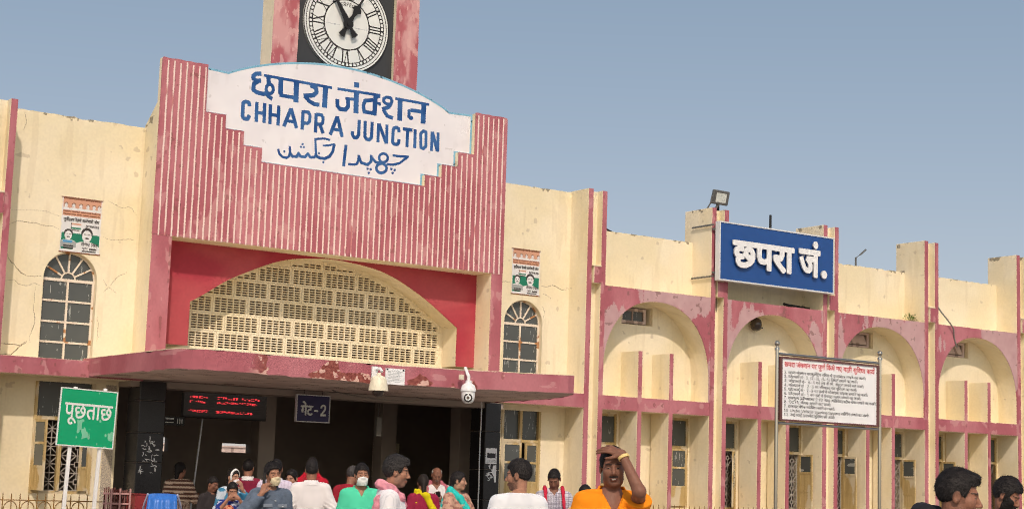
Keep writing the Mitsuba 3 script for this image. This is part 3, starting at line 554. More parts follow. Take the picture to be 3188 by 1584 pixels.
PIL = [19.63+3.197*k for k in range(6)]
for x in [4.648, 7.845] + PIL: pilaster(x)
wins = [{0: 'shut', 2: 'shut'}, {0: 'grill', 2: 'open'}, {0: 'open', 2: 'open'}, {0: 'open', 2: 'grill'}, {0: 'shut', 2: 'shut'}]
vents = [1, 0, 2, 2, 1]
for k in range(5): bay(PIL[k]+0.455, PIL[k+1], k, wins[k], vents[k])
bay(5.103, 7.845, 9, {0: 'shut', 2: 'shut'}, 1)

# cream wall left and right of the entrance block, each with one tall arched window
def side_wall(xl, xr, xc, top):
    hole = Polygon([(xc-0.45, 3.24), (xc+0.45, 3.24), (xc+0.45, 4.57)] + [(xc+0.45*math.cos(t), 4.57+0.45*math.sin(t)) for t in np.linspace(0, math.pi, 33)] + [(xc-0.45, 4.57)])
    wall = Polygon([(xl, 2.9)]+rough_line(xl, xr, top, 0.07, 0.008, 0.035, 0.10)+[(xr, 2.9)]).buffer(0)
    add(B, 'side_wall', ext(wall.difference(hole), WY, 26.80), CR)
    w = nm(B+'__arched_window'); labels[w] = {}
    fy = WY+0.10
    ri, ro, zs = 0.105, 0.425, 4.57
    def arc(r, n=25): return [(xc+r*math.cos(t), zs+r*math.sin(t)) for t in np.linspace(0, math.pi, n)]
    parts = [Polygon(arc(0.447)).difference(Polygon(arc(ro))), Polygon(arc(ri+0.022)).difference(Polygon(arc(ri)))]
    for d in (28, 58, 90, 122, 152):
        c, s = math.cos(math.radians(d)), math.sin(math.radians(d))
        parts.append(LineString([(xc+ri*c, zs+ri*s), (xc+ro*1.02*c, zs+ro*1.02*s)]).buffer(0.013, cap_style='flat'))
    b = 0.0155
    parts += [sbox(xc-0.449, zs-0.035, xc+0.449, zs+0.012), sbox(xc-0.447, 3.24, xc-0.41, zs), sbox(xc+0.41, 3.24, xc+0.447, zs), sbox(xc-0.017, 3.24, xc+0.017, zs)]
    for z in (3.545, 3.875, 4.215): parts.append(sbox(xc-0.43, z-b, xc+0.43, z+b))
    add(w, 'frame', ext(unary_union(parts), fy, fy+0.045), 'frame_white')
    for i in range(2):
        for z0, z1 in ((3.24, 3.545), (3.545, 3.875), (3.875, 4.215), (4.215, 4.54)):
            add(w, 'pane', bx(xc-0.43+i*0.43, xc+i*0.43, fy+0.02, fy+0.026, z0, z1), 'dirty_glass')
    an = [0, 28, 58, 90, 122, 152, 180]
    for q in range(6):
        ts = np.radians(np.linspace(an[q], an[q+1], 5))
        add(w, 'pane', ext(Polygon([(xc+0.11*math.cos(t), zs+0.11*math.sin(t)) for t in ts]+[(xc+0.44*math.cos(t), zs+0.44*math.sin(t)) for t in ts[::-1]]), fy+0.02, fy+0.026), 'dirty_glass')
    add(w, 'pane', ext(Polygon(arc(0.11)), fy+0.02, fy+0.026), 'dirty_glass')
side_wall(8.30, 10.70, 9.545, 7.245)
side_wall(17.64, 19.66, 18.56, 7.255)
for xl, xr in ((8.30, 10.66), (17.66, 19.632)):
    add(B, 'string_band', cb(xl-0.002, xr, FY+0.006, 26.60, 2.965 if xl < 10 else 3.0, 3.235 if xl < 10 else 3.27, 0.005), CR)
    add(B, 'band_face', bx(xl-0.002, xr, FY, FY+0.0055, 2.968 if xl < 10 else 3.003, 3.232 if xl < 10 else 3.267), PK)

# ground floor wall and window under them
def ground_side(xl, xr, wx0, wx1, z1, col):
    wall = sbox(xl, 0, xr, 3.0).difference(sbox(wx0, 1.12, wx1, z1))
    gw = nm(B+'__ground_wall'); scene[gw] = mikit.ply(ext(wall, 26.60, 26.72), CR)
    w = nm(B+'__ground_window'); labels[w] = {}
    f = 0.05
    xm = (wx0+wx1)/2 if col else wx0+0.46
    add(w, 'frame', cat(bx(wx0, wx0+f, 26.575, 26.67, 1.12, z1), bx(wx1-f, wx1, 26.575, 26.67, 1.12, z1), bx(wx0+f, wx1-f, 26.58, 26.668, z1-0.05, z1), bx(wx0+f, wx1-f, 26.585, 26.672, 2.29, 2.35), bx(wx0+f, wx1-f, 26.612, 26.668, 1.12, 1.165),
                        bx(xm-0.03, xm+0.03, 26.59, 26.664, 1.165, 2.29 if not col else z1-0.05)), 'old_wood')
    add(w, 'pane', bx(wx0+f, wx1-f, 26.65, 26.656, 2.35, z1-0.05), 'dirty_glass')
    return w, xm, f
w, xm, f = ground_side(8.30, 10.50, 9.10, 10.10, 2.955, 0)
grille(w, 9.15, 10.05, 1.17, 2.29, 26.69, 0.30)
leaf(w, 10.05, 26.59, 1.17, 2.285, 0.17, 10, 3, 2, -1)
leaf(w, 9.13, 26.575, 1.17, 2.285, 0.42, 84, 3, 2, 1)
w, xm, f = ground_side(17.66, 19.64, 18.14, 19.05, 3.0, 1)
leaf(w, 19.0, 26.60, 1.17, 2.285, 0.36, 14, 3, 2, -1)
leaf(w, 18.19, 26.60, 1.17, 2.285, 0.40, 6, 3, 2, 1)

# entrance block: ribbed pink front, stepped recess for the name board
XL, XR, ZR, ZT = 10.665, 17.655, 5.39, 8.37
E0 = nm(B+'__entrance_block'); labels[E0] = {}
steps = [(11.49, ZT+0.6), (11.49, 7.56), (11.865, 7.56), (11.865, 7.325), (12.215, 7.325), (12.215, 7.085), (12.57, 7.085), (12.57, 6.84),
         (15.875, 6.84), (15.875, 7.05), (16.23, 7.05), (16.23, 7.29), (16.58, 7.29), (16.58, 7.57), (16.93, 7.57), (16.93, ZT+0.6)]
boardcut = Polygon(steps)
front = Polygon([(XL, ZR)]+[(XL+max(0, d), z) for z, d in rough_line(ZR+0.05, ZT-0.03, 0, 0.15, 0.004, 0.02, 0.06)]+rough_line(XL+0.02, XR-0.02, ZT, 0.08, 0.007, 0.02)+[(XR, ZT-0.03), (XR, ZR)]).buffer(0).difference(boardcut)
add(E0, 'ribbed_face', ext(front, FY, FY+0.02), PK)
body = sbox(XL+0.003, ZR, XR-0.003, ZT-0.012).difference(boardcut)
add(E0, 'front_wall', ext(body, FY+0.019, 26.12), CR)
add(E0, 'core_wall', ext(sbox(XL+0.4, ZR, XR-0.4, 8.30), 26.15, 26.283), CR)
for x0, x1 in ((XL+0.004, XL+0.2), (XR-0.2, XR-0.004)):
    add(E0, 'side_return', cat(bx(x0, x1, 26.119, 27.2, 3.0, 7.24)), CR)
    m = trimesh.convex.convex_hull(np.array([(x, y, z) for x in (x0, x1) for y, z in ((26.119, 7.239), (26.60, 7.239), (26.60, 7.27), (26.119, 7.62))]))
    add(E0, 'coping', m, CR)
add(E0, 'soffit', bx(XL+0.02, XR-0.02, 26.02, 27.15, ZR-0.004, ZR+0.1), CR)
cutb = boardcut.buffer(0.004)
for i in range(61):
    x = 10.772+i*(17.562-10.772)/60
    ln = LineString([(x, ZR-0.014), (x, ZT-0.012)]).difference(cutb)
    z1 = (ln.geoms[0] if hasattr(ln, 'geoms') else ln).bounds[3]
    zz = np.arange(ZR-0.014, z1, 0.16); zz = np.append(zz, z1-0.01-0.05*rng.random())
    wob = rng.uniform(-0.003, 0.003, len(zz)); rr = 0.0140+rng.uniform(-0.002, 0.0025, len(zz))
    V, F = [], []
    for q, z in enumerate(zz):
        for t in (0, 45, 90, 135, 180):
            V.append((x+wob[q]+rr[q]*math.cos(math.radians(t)), FY+0.001-0.9*rr[q]*math.sin(math.radians(t)), z))
    for q in range(len(zz)-1):
        for t in range(4):
            a = q*5+t; F += [(a, a+6, a+1), (a, a+5, a+6)]
    F += [(0, 1, 2), (0, 2, 3), (0, 3, 4)]; a = (len(zz)-1)*5; F += [(a, a+2, a+1), (a, a+3, a+2), (a, a+4, a+3)]
    add(E0, 'rib', trimesh.Trimesh(V, F, process=False), 'rib_white', 50)
# the recess under the ribs: pink pillars, red wall with the wide arch, breeze-block screen
for x0, x1 in ((XL, 11.02), (17.40, XR)):
    p = nm(B+'__recess_pillar'); labels[p] = {}
    add(p, 'shaft', cb(x0+0.002, x1, FY+0.012, 27.1, 3.15, ZR-0.003, 0.006), CR)
    add(p, 'painted_face', bx(x0+0.003, x1-0.003, FY+0.004, FY+0.0115, 3.2, ZR-0.006), PK)
XA, RY, JY = 14.31, 26.50, 27.0
pts = [(11.62, 4.385), (11.97, 4.60), (12.30, 4.815), (12.65, 4.985), (13.02, 5.15), (13.43, 5.28), (13.85, 5.345), (14.31, 5.375), (14.77, 5.345), (15.2, 5.285), (15.62, 5.16), (15.97, 5.0), (16.32, 4.81), (16.65, 4.595), (17.0, 4.36)]
from scipy.interpolate import CubicSpline
xs_ = np.array([p[0] for p in pts]); cs = CubicSpline(xs_, [p[1] for p in pts])
xx = np.linspace(11.62, 17.0, 61)
arc_top = [(x, min(float(cs(x)), ZR-0.012)) for x in xx]
opening = Polygon([(11.62, 3.0)]+arc_top+[(17.0, 3.0)])
red = sbox(11.0, 3.64, 17.42, ZR-0.003).difference(opening)
add(B, 'red_wall', ext(red, RY, RY+0.012), 'red_paint')
add(B, 'arch_reveal', ext(sbox(11.0, 3.643, 17.42, ZR-0.003).difference(opening.buffer(0.004)), RY+0.0125, JY), CR)
add(B, 'recess_base', bx(11.0, 17.42, JY-0.02, JY+0.1, 3.0, 3.655), CR)
S = nm(B+'__screen'); labels[S] = {}
bw, bh = 0.665, 0.312
inside = opening.buffer(0.02)
for r in range(6):
    z0 = 3.655+r*bh
    off = (12.37, 12.51, 12.27, 12.66, 12.44, 12.4)[r]
    for k in range(-2, 8):
        x0 = off+k*bw
        blk = sbox(x0, z0, x0+bw-0.004, z0+bh-0.004)
        holes = []
        for i in range(5):
            for j in range(6):
                a = x0+0.036+i*0.1205; c = z0+0.030+j*0.0432
                holes.append(sbox(a, c, a+0.1065, c+0.0265))
        cl = blk.intersection(inside)
        if cl.is_empty or cl.area < 0.004: continue
        ok = [h for h in holes if inside.buffer(-0.06).contains(h)]
        add(S, 'block', ext(cl.difference(unary_union(ok)) if ok else cl, JY+0.003*rng.random(), JY+0.06), CR)
add(B, 'attic_back_wall', bx(10.7, 17.6, 28.6, 28.7, 3.3, 6.0), 'hall_paint')

# name board in the stepped recess, with arched head
N = nm(B+'__name_board'); labels[N] = {}
head = [(11.49, 8.355), (11.92, 8.335)]
c0, c1, zc = 11.92, 16.42, 8.335
for t in np.linspace(0, 1, 40)[1:-1]:
    head.append((c0+(c1-c0)*t, zc+0.475*(1-(2*t-1)**2)**0.93))
head += [(16.42, 8.325), (16.93, 8.345)]
outer = Polygon(steps[1:-1]+[(16.93, 8.345)]+head[::-1]).buffer(0)
inner = outer.buffer(-0.033, join_style='mitre')
low = sbox(11.0, 6.0, 17.4, 8.3)
add(N, 'panel', ext(outer.buffer(-0.005), 26.128, 26.29), 'board_white')
add(N, 'blue_border', ext(outer.difference(inner), 26.122, 26.30), 'edge_blue')
def stroke_poly(L, wk=1.0):
    out = []
    for w, q in L:
        p = [(11+q[i]/1000, 6+q[i+1]/1000) for i in range(0, len(q), 2)]
        out.append(LineString(p).buffer(w*wk/2, cap_style='flat', join_style='round', quad_segs=4))
    return unary_union(out).simplify(0.0015)
add(N, 'hindi_lettering', ext(stroke_poly(HINDI, 1.06), 26.1245, 26.1285), 'letter_blue')
add(N, 'english_lettering', ext(stroke_poly(ENGLISH, 1.10), 26.1245, 26.1285), 'letter_blue')
add(N, 'urdu_lettering', ext(stroke_poly(URDU, 1.35), 26.1245, 26.1285), 'letter_blue')

# canopy
plan = [(9.74, 26.3), (9.74, 22.9)] + [(9.74+0.85*(1-math.cos(t)), 22.9-0.75*math.sin(t)) for t in np.linspace(0.2, math.pi/2, 7)]
plan += [(11.5, 22.12), (13.0, 22.08), (14.5, 22.02), (15.6, 21.97), (16.25, 21.95), (16.42, 22.02), (16.62, 22.3), (16.88, 22.8), (17.12, 23.35), (17.33, 24.0), (17.45, 24.8), (17.5, 26.3)]
pp = []
for a, b in zip(plan[:-1], plan[1:]):
    n = max(1, int(math.hypot(b[0]-a[0], b[1]-a[1])/0.12))
    pp += [(a[0]+(b[0]-a[0])*i/n, a[1]+(b[1]-a[1])*i/n) for i in range(n)]
pp.append(plan[-1])
def sag(x, y): return -0.05*max(0.0, math.sin(math.pi*min(max((x-9.75)/6.65, 0), 1)))*min(1.0, max(0.0, (26.0-y)/3.5))
C = nm(B+'__canopy'); labels[C] = {}
V, F = [], []
for i, (x, y) in enumerate(pp):
    j = rng.uniform(-0.006, 0.006)-(0.02 if rng.random() < 0.08 else 0)
    V += [(x, y, 2.99+sag(x, y)+j*0.7), (x, y, 3.275+sag(x, y)+j)]
for i in range(len(pp)-1): F += [(2*i, 2*i+3, 2*i+1), (2*i, 2*i+2, 2*i+3)]
add(C, 'fascia', trimesh.Trimesh(V, F, process=False), 'fascia_paint')
pg = Polygon([(x, y) for x, y in pp])
for nme, z, m_, fl in (('soffit', 2.995, 'soffit_paint', True), ('roof_slab', 3.272, 'cream_plaster', False)):
    tri = trimesh.creation.extrude_polygon(pg.buffer(-0.004 if fl else 0.0), 0.01, engine='earcut')
    v = np.array(tri.vertices)
    v[:, 2] = [z+(a[2] if not fl else -a[2]*0+a[2])+sag(a[0], a[1]) for a in v]
    add(C, nme, trimesh.Trimesh(v, tri.faces, process=False), m_)
kerb = LineString(pp[30:-20]).buffer(0.06, cap_style='flat').intersection(pg)
# columns of the entrance, faced with black granite slabs
def granite_column(x0, x1, y0, y1, joints):
    p = nm(B+'__column'); labels[p] = {}
    add(p, 'core', bx(x0+0.02, x1-0.02, y0+0.02, y1-0.02, 0.0, 2.985), 'hall_paint')
    js = [0.0]+joints+[2.975]
    for a, b in zip(js[:-1], js[1:]):
        add(p, 'granite_slab', cb(x0, x1, y0, y1, a+0.003, b-0.003, 0.01), 'black_granite')
granite_column(10.63, 11.08, 26.0, 26.5, [0.55, 1.15, 1.66, 2.14, 2.66])
granite_column(17.38, 17.72, 26.0, 26.5, [0.6, 1.2, 1.75, 2.45])
add(B, 'lintel', bx(10.47, 17.8, 26.05, 26.55, 2.88, 2.985), 'hall_paint')
# the booking hall behind
hall = nm(B+'__hall'); labels[hall] = {}
bw_ = sbox(10.3, 0, 25.0, 3.4).difference(unary_union([sbox(15.38, 1.98, 16.03, 2.17), sbox(13.95, 1.95, 14.17, 2.24)]))
add(hall, 'back_wall', ext(bw_, 33.0, 33.2), 'hall_paint')
add(hall, 'side_wall', bx(10.28, 10.46, 26.6, 33.2, 0, 3.4), 'hall_paint')
add(hall, 'side_wall', bx(24.9, 25.1, 26.75, 33.2, 0, 3.4), 'hall_paint')
add(hall, 'ceiling', bx(10.2, 25.2, 26.75, 33.3, 3.40, 3.5), 'hall_paint')
add(hall, 'floor', bx(10.4, 25.0, 25.0, 33.2, 0.002, 0.06), 'hall_paint')
for x, y in ((14.35, 29.0), (17.3, 29.5), (18.3, 28.2)):
    add(hall, 'pillar', cb(x-0.17, x+0.17, y-0.17, y+0.17, 0.06, 3.4, 0.01), 'hall_paint')
# upper storey shell, so that windows and screen look into dark rooms
add(B, 'roof', cat(bx(4.0, 10.7, 26.7, 40.0, 6.3, 6.4), bx(17.6, 36.0, 26.7, 40.0, 6.3, 6.4), bx(10.66, 17.64, 26.7, 40.0, 6.05, 6.15)), 'soffit_paint')
add(B, 'back_wall', cat(bx(4.0, 10.2, 34.0, 34.2, 0, 6.3), bx(10.2, 25.0, 33.25, 33.4, 3.45, 6.3), bx(25.1, 36.0, 34.0, 34.2, 0, 6.3), bx(4.0, 4.2, 26.9, 34.0, 0, 6.3), bx(35.9, 36.0, 26.9, 34, 0, 6.3)), 'hall_paint')
add(B, 'room_floor', cat(bx(4.2, 10.2, 26.75, 34.0, 3.3, 3.42), bx(25.1, 36.0, 26.75, 34.0, 3.3, 3.42)), 'hall_paint')
add(B, 'steps', cat(bx(10.5, 17.8, 24.6, 26.0, 0.002, 0.05)), 'soffit_paint')

# cracks in the plaster (open joints with an outline of their own)
def crack(pts, y, w=0.010):
    w = w*0.75
    pts = [np.array(p, float) for p in pts]
    for _ in range(2):
        q = [pts[0]]
        for a, b in zip(pts[:-1], pts[1:]):
            d = np.linalg.norm(b-a); q += [(a+b)/2+rng.normal(0, 0.055*d, 2), b]
        pts = q
    n = len(pts); L, R = [], []
    for i, p in enumerate(pts):
        ww = w*(0.25+0.75*math.sin(math.pi*(i+0.6)/(n+0.2)))*rng.uniform(0.5, 1.2)/2
        t = pts[min(i+1, n-1)]-pts[max(i-1, 0)]; t = t/(np.linalg.norm(t)+1e-9); m = np.array((-t[1], t[0]))
        L.append(p+m*ww); R.append(p-m*ww)
    return ext(Polygon([tuple(a) for a in L]+[tuple(a) for a in R[::-1]]).buffer(0), y-0.002, y+0.01)
ck = [crack(c, WY, w) for c, w in ((((8.42, 4.98), (8.5, 4.82), (8.62, 4.7), (8.72, 4.60), (8.85, 4.56), (9.08, 4.57)), 0.020), (((8.45, 4.45), (8.62, 4.48), (8.8, 4.40), (8.95, 4.46), (9.05, 4.43)), 0.010), (((8.35, 3.42), (8.6, 3.45), (8.8, 3.44), (8.9, 3.52)), 0.018),
      (((8.33, 3.25), (8.5, 3.28), (8.65, 3.28), (8.78, 3.42), (8.9, 3.5)), 0.022), (((8.98, 4.4), (8.96, 4.1), (9.0, 3.9), (8.93, 3.6), (8.95, 3.5)), 0.012), (((10.1, 4.62), (10.2, 4.5), (10.32, 4.66), (10.5, 4.78)), 0.012), (((10.2, 4.5), (10.12, 4.42)), 0.010), (((10.2, 4.5), (10.35, 4.42)), 0.007),
      (((8.42, 5.35), (8.6, 5.42), (8.9, 5.43), (9.3, 5.36)), 0.014), (((10.02, 5.33), (10.3, 5.30), (10.6, 5.33)), 0.012), (((10.1, 5.93), (10.3, 5.85), (10.5, 5.86), (10.6, 5.75)), 0.009), (((8.6, 7.2), (8.64, 7.05), (8.6, 6.9)), 0.010), (((8.42, 5.6), (8.7, 5.62), (9.3, 5.58)), 0.006),
      (((10.05, 3.6), (10.07, 3.85), (10.04, 4.0)), 0.008), (((17.7, 5.35), (17.95, 5.31), (18.25, 5.33)), 0.012), (((18.95, 5.33), (19.2, 5.37), (19.45, 5.30), (19.62, 5.33)), 0.016), (((19.0, 4.95), (19.06, 4.82), (19.02, 4.7)), 0.008), (((18.96, 5.2), (19.1, 5.16), (19.2, 5.1)), 0.008))]
for c in ck: add(B, 'crack', c, 'crack_dark')

# ------------------------------------------------------------------ lettering from outlines
_A = '0123456789ABCDEFGHIJKLMNOPQRSTUVWXYZabcdefghijklmnopqrstuvwxyz!#$%&()*+,-./:;<=>?@[]^_{}~'
_G = {}
def glyph(ch):
    if ch not in _G:
        a, s = GLYPHS[ch]
        polys = []
        for part in s.split(' '):
            rings = []
            for r in part.split('|'):
                v = [_A.index(r[i])*len(_A)+_A.index(r[i+1])-80 for i in range(0, len(r), 2)]
                rings.append(list(zip(v[::2], v[1::2])))
            polys.append(Polygon(rings[0], rings[1:]).buffer(0))
        _G[ch] = (a, unary_union(polys))
    return _G[ch]

def text2d(s):
    """the line as one shapely shape per akshara, in hundredths of an em, with simple Devanagari shaping"""
    out, x, i = [], 0.0, 0
    cons = lambda c: '\u0915' <= c <= '\u0939'
    while i < len(s):
        ch = s[i]
        if ch == ' ': x += 30; i += 1; continue
        if not cons(ch):
            a, g = glyph(ch); out.append(affinity.translate(g, x, 0)); x += a; i += 1; continue
        cl, j = [ch], i+1
        while j+1 < len(s) and s[j] == '\u094d' and cons(s[j+1]):
            cl.append(s[j+1]); j += 2
        post = ''
        while j < len(s) and ('\u0900' <= s[j] <= '\u0903' or '\u093e' <= s[j] <= '\u094c'):
            post += s[j]; j += 1
        sh = []
        if '\u093f' in post:
            a, g = glyph('\u093f'); sh.append(affinity.translate(g, x, 0)); x += a; post = post.replace('\u093f', '')
        reph = len(cl) > 1 and cl[0] == '\u0930'
        if reph: cl = cl[1:]
        low_r = len(cl) > 1 and cl[-1] == '\u0930'
        if low_r: cl = cl[:-1]
        for c in cl[:-1]:
            a, g = glyph(c); b = g.bounds
            cut = b[2]-0.20*a if c not in '\u0915\u092b' else b[2]-0.10*a
            sh.append(affinity.translate(g.intersection(sbox(-50, -60, cut-6, 130)), x, 0)); x += cut-8
        a, g = glyph(cl[-1]); sh.append(affinity.translate(g, x, 0)); x += a
        if low_r: sh.append(LineString([(x-a*0.55, 8), (x-a*0.95, -10)]).buffer(3.2))
        if reph: sh.append(LineString([(x-14, 66), (x-4, 78), (x-14, 92), (x-22, 86)]).buffer(3.2))
        for c in post:
            a, g = glyph(c); sh.append(affinity.translate(g, x, 0)); x += a
        out.append(unary_union(sh)); i = j
    return out

def fit(shapes, x0, x1, z0, z1, bold=0.0, slant=0.0):
    """the shapes scaled into the rectangle; ink to ink"""
    al = unary_union(shapes)
    if bold: shapes = [q.buffer(bold) for q in shapes]; al = al.buffer(bold)
    b = al.bounds
    sx, sz = (x1-x0)/(b[2]-b[0]), (z1-z0)/(b[3]-b[1])
    return [affinity.affine_transform(q, [sx, 0, 0, sz, x0-b[0]*sx, z0-b[1]*sz]) for q in shapes]

# ------------------------------------------------------------------ clock tower and clock
TY = 26.32
T = thing('clock_tower', 'weathered pink clock tower shaft rising behind the white arched name board', 'tower')
def rough_prism(x0, x1, y0, y1, z0, z1):
    zs = np.linspace(z0, z1, 40)
    e0 = x0+rng.uniform(-0.006, 0.006, 40); e1 = x1+rng.uniform(-0.006, 0.006, 40)
    return ext(Polygon(list(zip(e0, zs))+list(zip(e1, zs))[::-1]), y0, y1)
for x0, x1 in ((12.81, 13.31), (15.30, 15.80)):
    add(T, 'pillar', bx(x0+0.004, x1-0.004, TY+0.008, TY+0.45, 6.2, 11.5), CR)
    add(T, 'pillar_face', rough_prism(x0, x1, TY, TY+0.009, 6.2, 11.5), 'tower_paint')
add(T, 'plinth', cb(12.7, 15.93, TY-0.006, TY+0.5, 8.05, 8.60, 0.01), 'tower_paint')
add(T, 'shaft', bx(13.30, 15.31, TY+0.13, TY+0.42, 6.2, 11.5), CR)
add(T, 'clock_panel', bx(13.312, 15.298, TY+0.09, TY+0.128, 8.0, 11.4), 'clock_panel')
K = thing('tower_clock', 'round white clock with black Roman numerals on the dark tower panel', 'clock')
KX, KZ, KR, KY = 14.31, 9.66, 0.88, TY+0.06
def disc(r, n=72): return Polygon([(KX+r*math.cos(t), KZ+r*math.sin(t)) for t in np.linspace(0, 2*math.pi, n+1)[:-1]])
add(K, 'dial', ext(disc(KR), KY, KY+0.03), 'clock_white')
rings = [disc(0.835).difference(disc(0.822)), disc(0.778).difference(disc(0.762)), disc(0.715).difference(disc(0.700)), disc(0.472).difference(disc(0.452)), disc(KR+0.004).difference(disc(KR-0.014))]
for m in range(60):
    t = 2*math.pi*m/60
    rings.append(LineString([(KX+a*math.sin(t), KZ+a*math.cos(t)) for a in (0.705, 0.772)]).buffer(0.017 if m % 5 == 0 else 0.010, cap_style='flat'))
add(K, 'minute_track', ext(unary_union(rings), KY-0.004, KY+0.001), 'black_paint')
def numeral(sx):
    out, x = [], 0.0
    W = {'I': 0.055, 'V': 0.115, 'X': 0.12}
    tot = sum(W[c] for c in sx)
    x = -tot/2
    h0, h1 = 0.47, 0.705
    for c in sx:
        w = W[c]; m = x+w/2
        if c == 'I': out.append(LineString([(m, h0), (m, h1)]).buffer(0.0115, cap_style='flat'))
        if c == 'V':
            out += [LineString([(m-0.042, h1), (m, h0)]).buffer(0.013, cap_style='flat'), LineString([(m+0.042, h1), (m, h0)]).buffer(0.006, cap_style='flat')]
        if c == 'X':
            out += [LineString([(m-0.045, h1), (m+0.045, h0)]).buffer(0.013, cap_style='flat'), LineString([(m+0.045, h1), (m-0.045, h0)]).buffer(0.006, cap_style='flat')]
        x += w
    out.append(LineString([(-tot/2, h0+0.004), (tot/2, h0+0.004)]).buffer(0.005)); out.append(LineString([(-tot/2, h1-0.004), (tot/2, h1-0.004)]).buffer(0.005))
    return unary_union(out)
for h, sx in enumerate(('XII', 'I', 'II', 'III', 'IIII', 'V', 'VI', 'VII', 'VIII', 'IX', 'X', 'XI')):
    q = affinity.translate(affinity.rotate(numeral(sx), -30*h, origin=(0, 0)), KX, KZ)
    add(K, 'numeral', ext(q, KY-0.005, KY+0.001), 'black_paint')
def hand(ang, L, hour):
    if hour: P = [(-0.035, 0), (-0.05, 0.08), (-0.03, 0.20), (-0.055, 0.30), (-0.10, 0.33), (-0.075, 0.39), (-0.04, 0.41), (-0.012, 0.47), (-0.012, L), (0.012, L), (0.012, 0.47), (0.04, 0.41), (0.075, 0.39), (0.10, 0.33), (0.055, 0.30), (0.03, 0.20), (0.05, 0.08), (0.035, 0)]
    else: P = [(-0.03, 0), (-0.055, 0.10), (-0.045, 0.22), (-0.03, 0.45), (-0.018, L), (0.018, L), (0.03, 0.45), (0.045, 0.22), (0.055, 0.10), (0.03, 0)]
    P += [(0.03, -0.10), (0.068, -0.25), (0.0, -0.27), (-0.068, -0.25), (-0.03, -0.10)]
    return affinity.translate(affinity.rotate(unary_union([Polygon(P).buffer(0), Polygon(LineString([(0, -0.001), (0, 0.001)]).buffer(0.095).exterior)]), ang, origin=(0, 0)), KX, KZ)
add(K, 'hour_hand', ext(hand(-30, 0.60, True), KY-0.055, KY-0.047), 'black_paint')
add(K, 'minute_hand', ext(hand(33, 0.80, False), KY-0.080, KY-0.072), 'black_paint')
add(K, 'spindle', ext(disc(0.04), KY-0.10, KY), 'black_paint')
tx = text2d('PERFECT')
arcs = []
for i, q in enumerate(tx):
    th = (i-3)*9.0
    b = q.bounds
    g1 = affinity.scale(affinity.translate(q.buffer(2.0), -(b[0]+b[2])/2, 0), 0.00088, 0.00092, origin=(0, 0))
    arcs.append(affinity.translate(affinity.rotate(affinity.translate(g1, 0, 0.345), -th, origin=(0, 0)), KX, KZ))
add(K, 'maker_lettering', ext(unary_union(arcs), KY-0.003, KY+0.001), 'black_paint')
for s in (-1, 1):
    dl = unary_union([LineString([(KX+s*0.13, KZ-0.03), (KX+s*0.43, KZ-0.03)]).buffer(0.004), Polygon(LineString([(KX+s*0.25, KZ-0.031), (KX+s*0.25, KZ-0.029)]).buffer(0.016).exterior)])
    add(K, 'dial_ornament', ext(dl, KY-0.002, KY+0.001), 'letter_edge')

# ------------------------------------------------------------------ blue sign over the second bay
SB = thing('blue_sign_board', 'big blue sign board with raised white Hindi letters over the arcade', 'sign')
add(SB, 'panel', bx(22.875, 26.105, 25.80, 25.90, 5.785, 6.955), 'panel_blue')
add(SB, 'frame', cat(bx(22.85, 22.877, 25.785, 25.92, 5.76, 6.98), bx(26.108, 26.135, 25.785, 25.92, 5.76, 6.98), bx(22.877, 26.108, 25.785, 25.92, 6.953, 6.98), bx(22.877, 26.108, 25.785, 25.92, 5.76, 5.787)), 'frame_alu')
def raised(parent, shapes, y0, y1, front, side):
    for q in shapes:
        k = add(parent, 'letter', ext(q, y0, y1), side)
        add(parent, 'letter_face', ext(q.buffer(-0.001), y0-0.0015, y0+0.001), front)
wd = fit(text2d('\u091b\u092a\u0930\u093e'), 23.16, 24.90, 6.05, 6.62, 3.6)
wj = fit(text2d('\u091c\u0902'), 25.03, 25.66, 6.05, 6.83, 3.6)
dot = [Polygon(LineString([(25.775, 6.139), (25.775, 6.141)]).buffer(0.085).exterior)]
raised(SB, wd+wj+dot, 25.725, 25.755, 'gloss_white', 'letter_edge')
studs = [tube([(x, 25.75, z), (x, 25.80, z)], 0.012, 6) for x, z in ((23.3, 6.5), (23.6, 6.2), (24.0, 6.5), (24.4, 6.5), (24.8, 6.3), (25.2, 6.5), (25.5, 6.3), (25.775, 6.14), (25.5, 6.75))]
add(SB, 'letter_stud', cat(studs), 'frame_alu')
for z in (6.91, 5.845): add(SB, 'mounting_bar', cb(22.775, 22.80, 25.9, 26.58, z-0.02, z+0.012, 0.003), 'steel_dark')
add(SB, 'mounting_bar', bx(22.80, 26.15, 25.93, 25.96, 6.8, 6.84), 'steel_dark')
add(SB, 'mounting_bar', bx(22.80, 26.15, 25.93, 25.96, 5.9, 5.94), 'steel_dark')

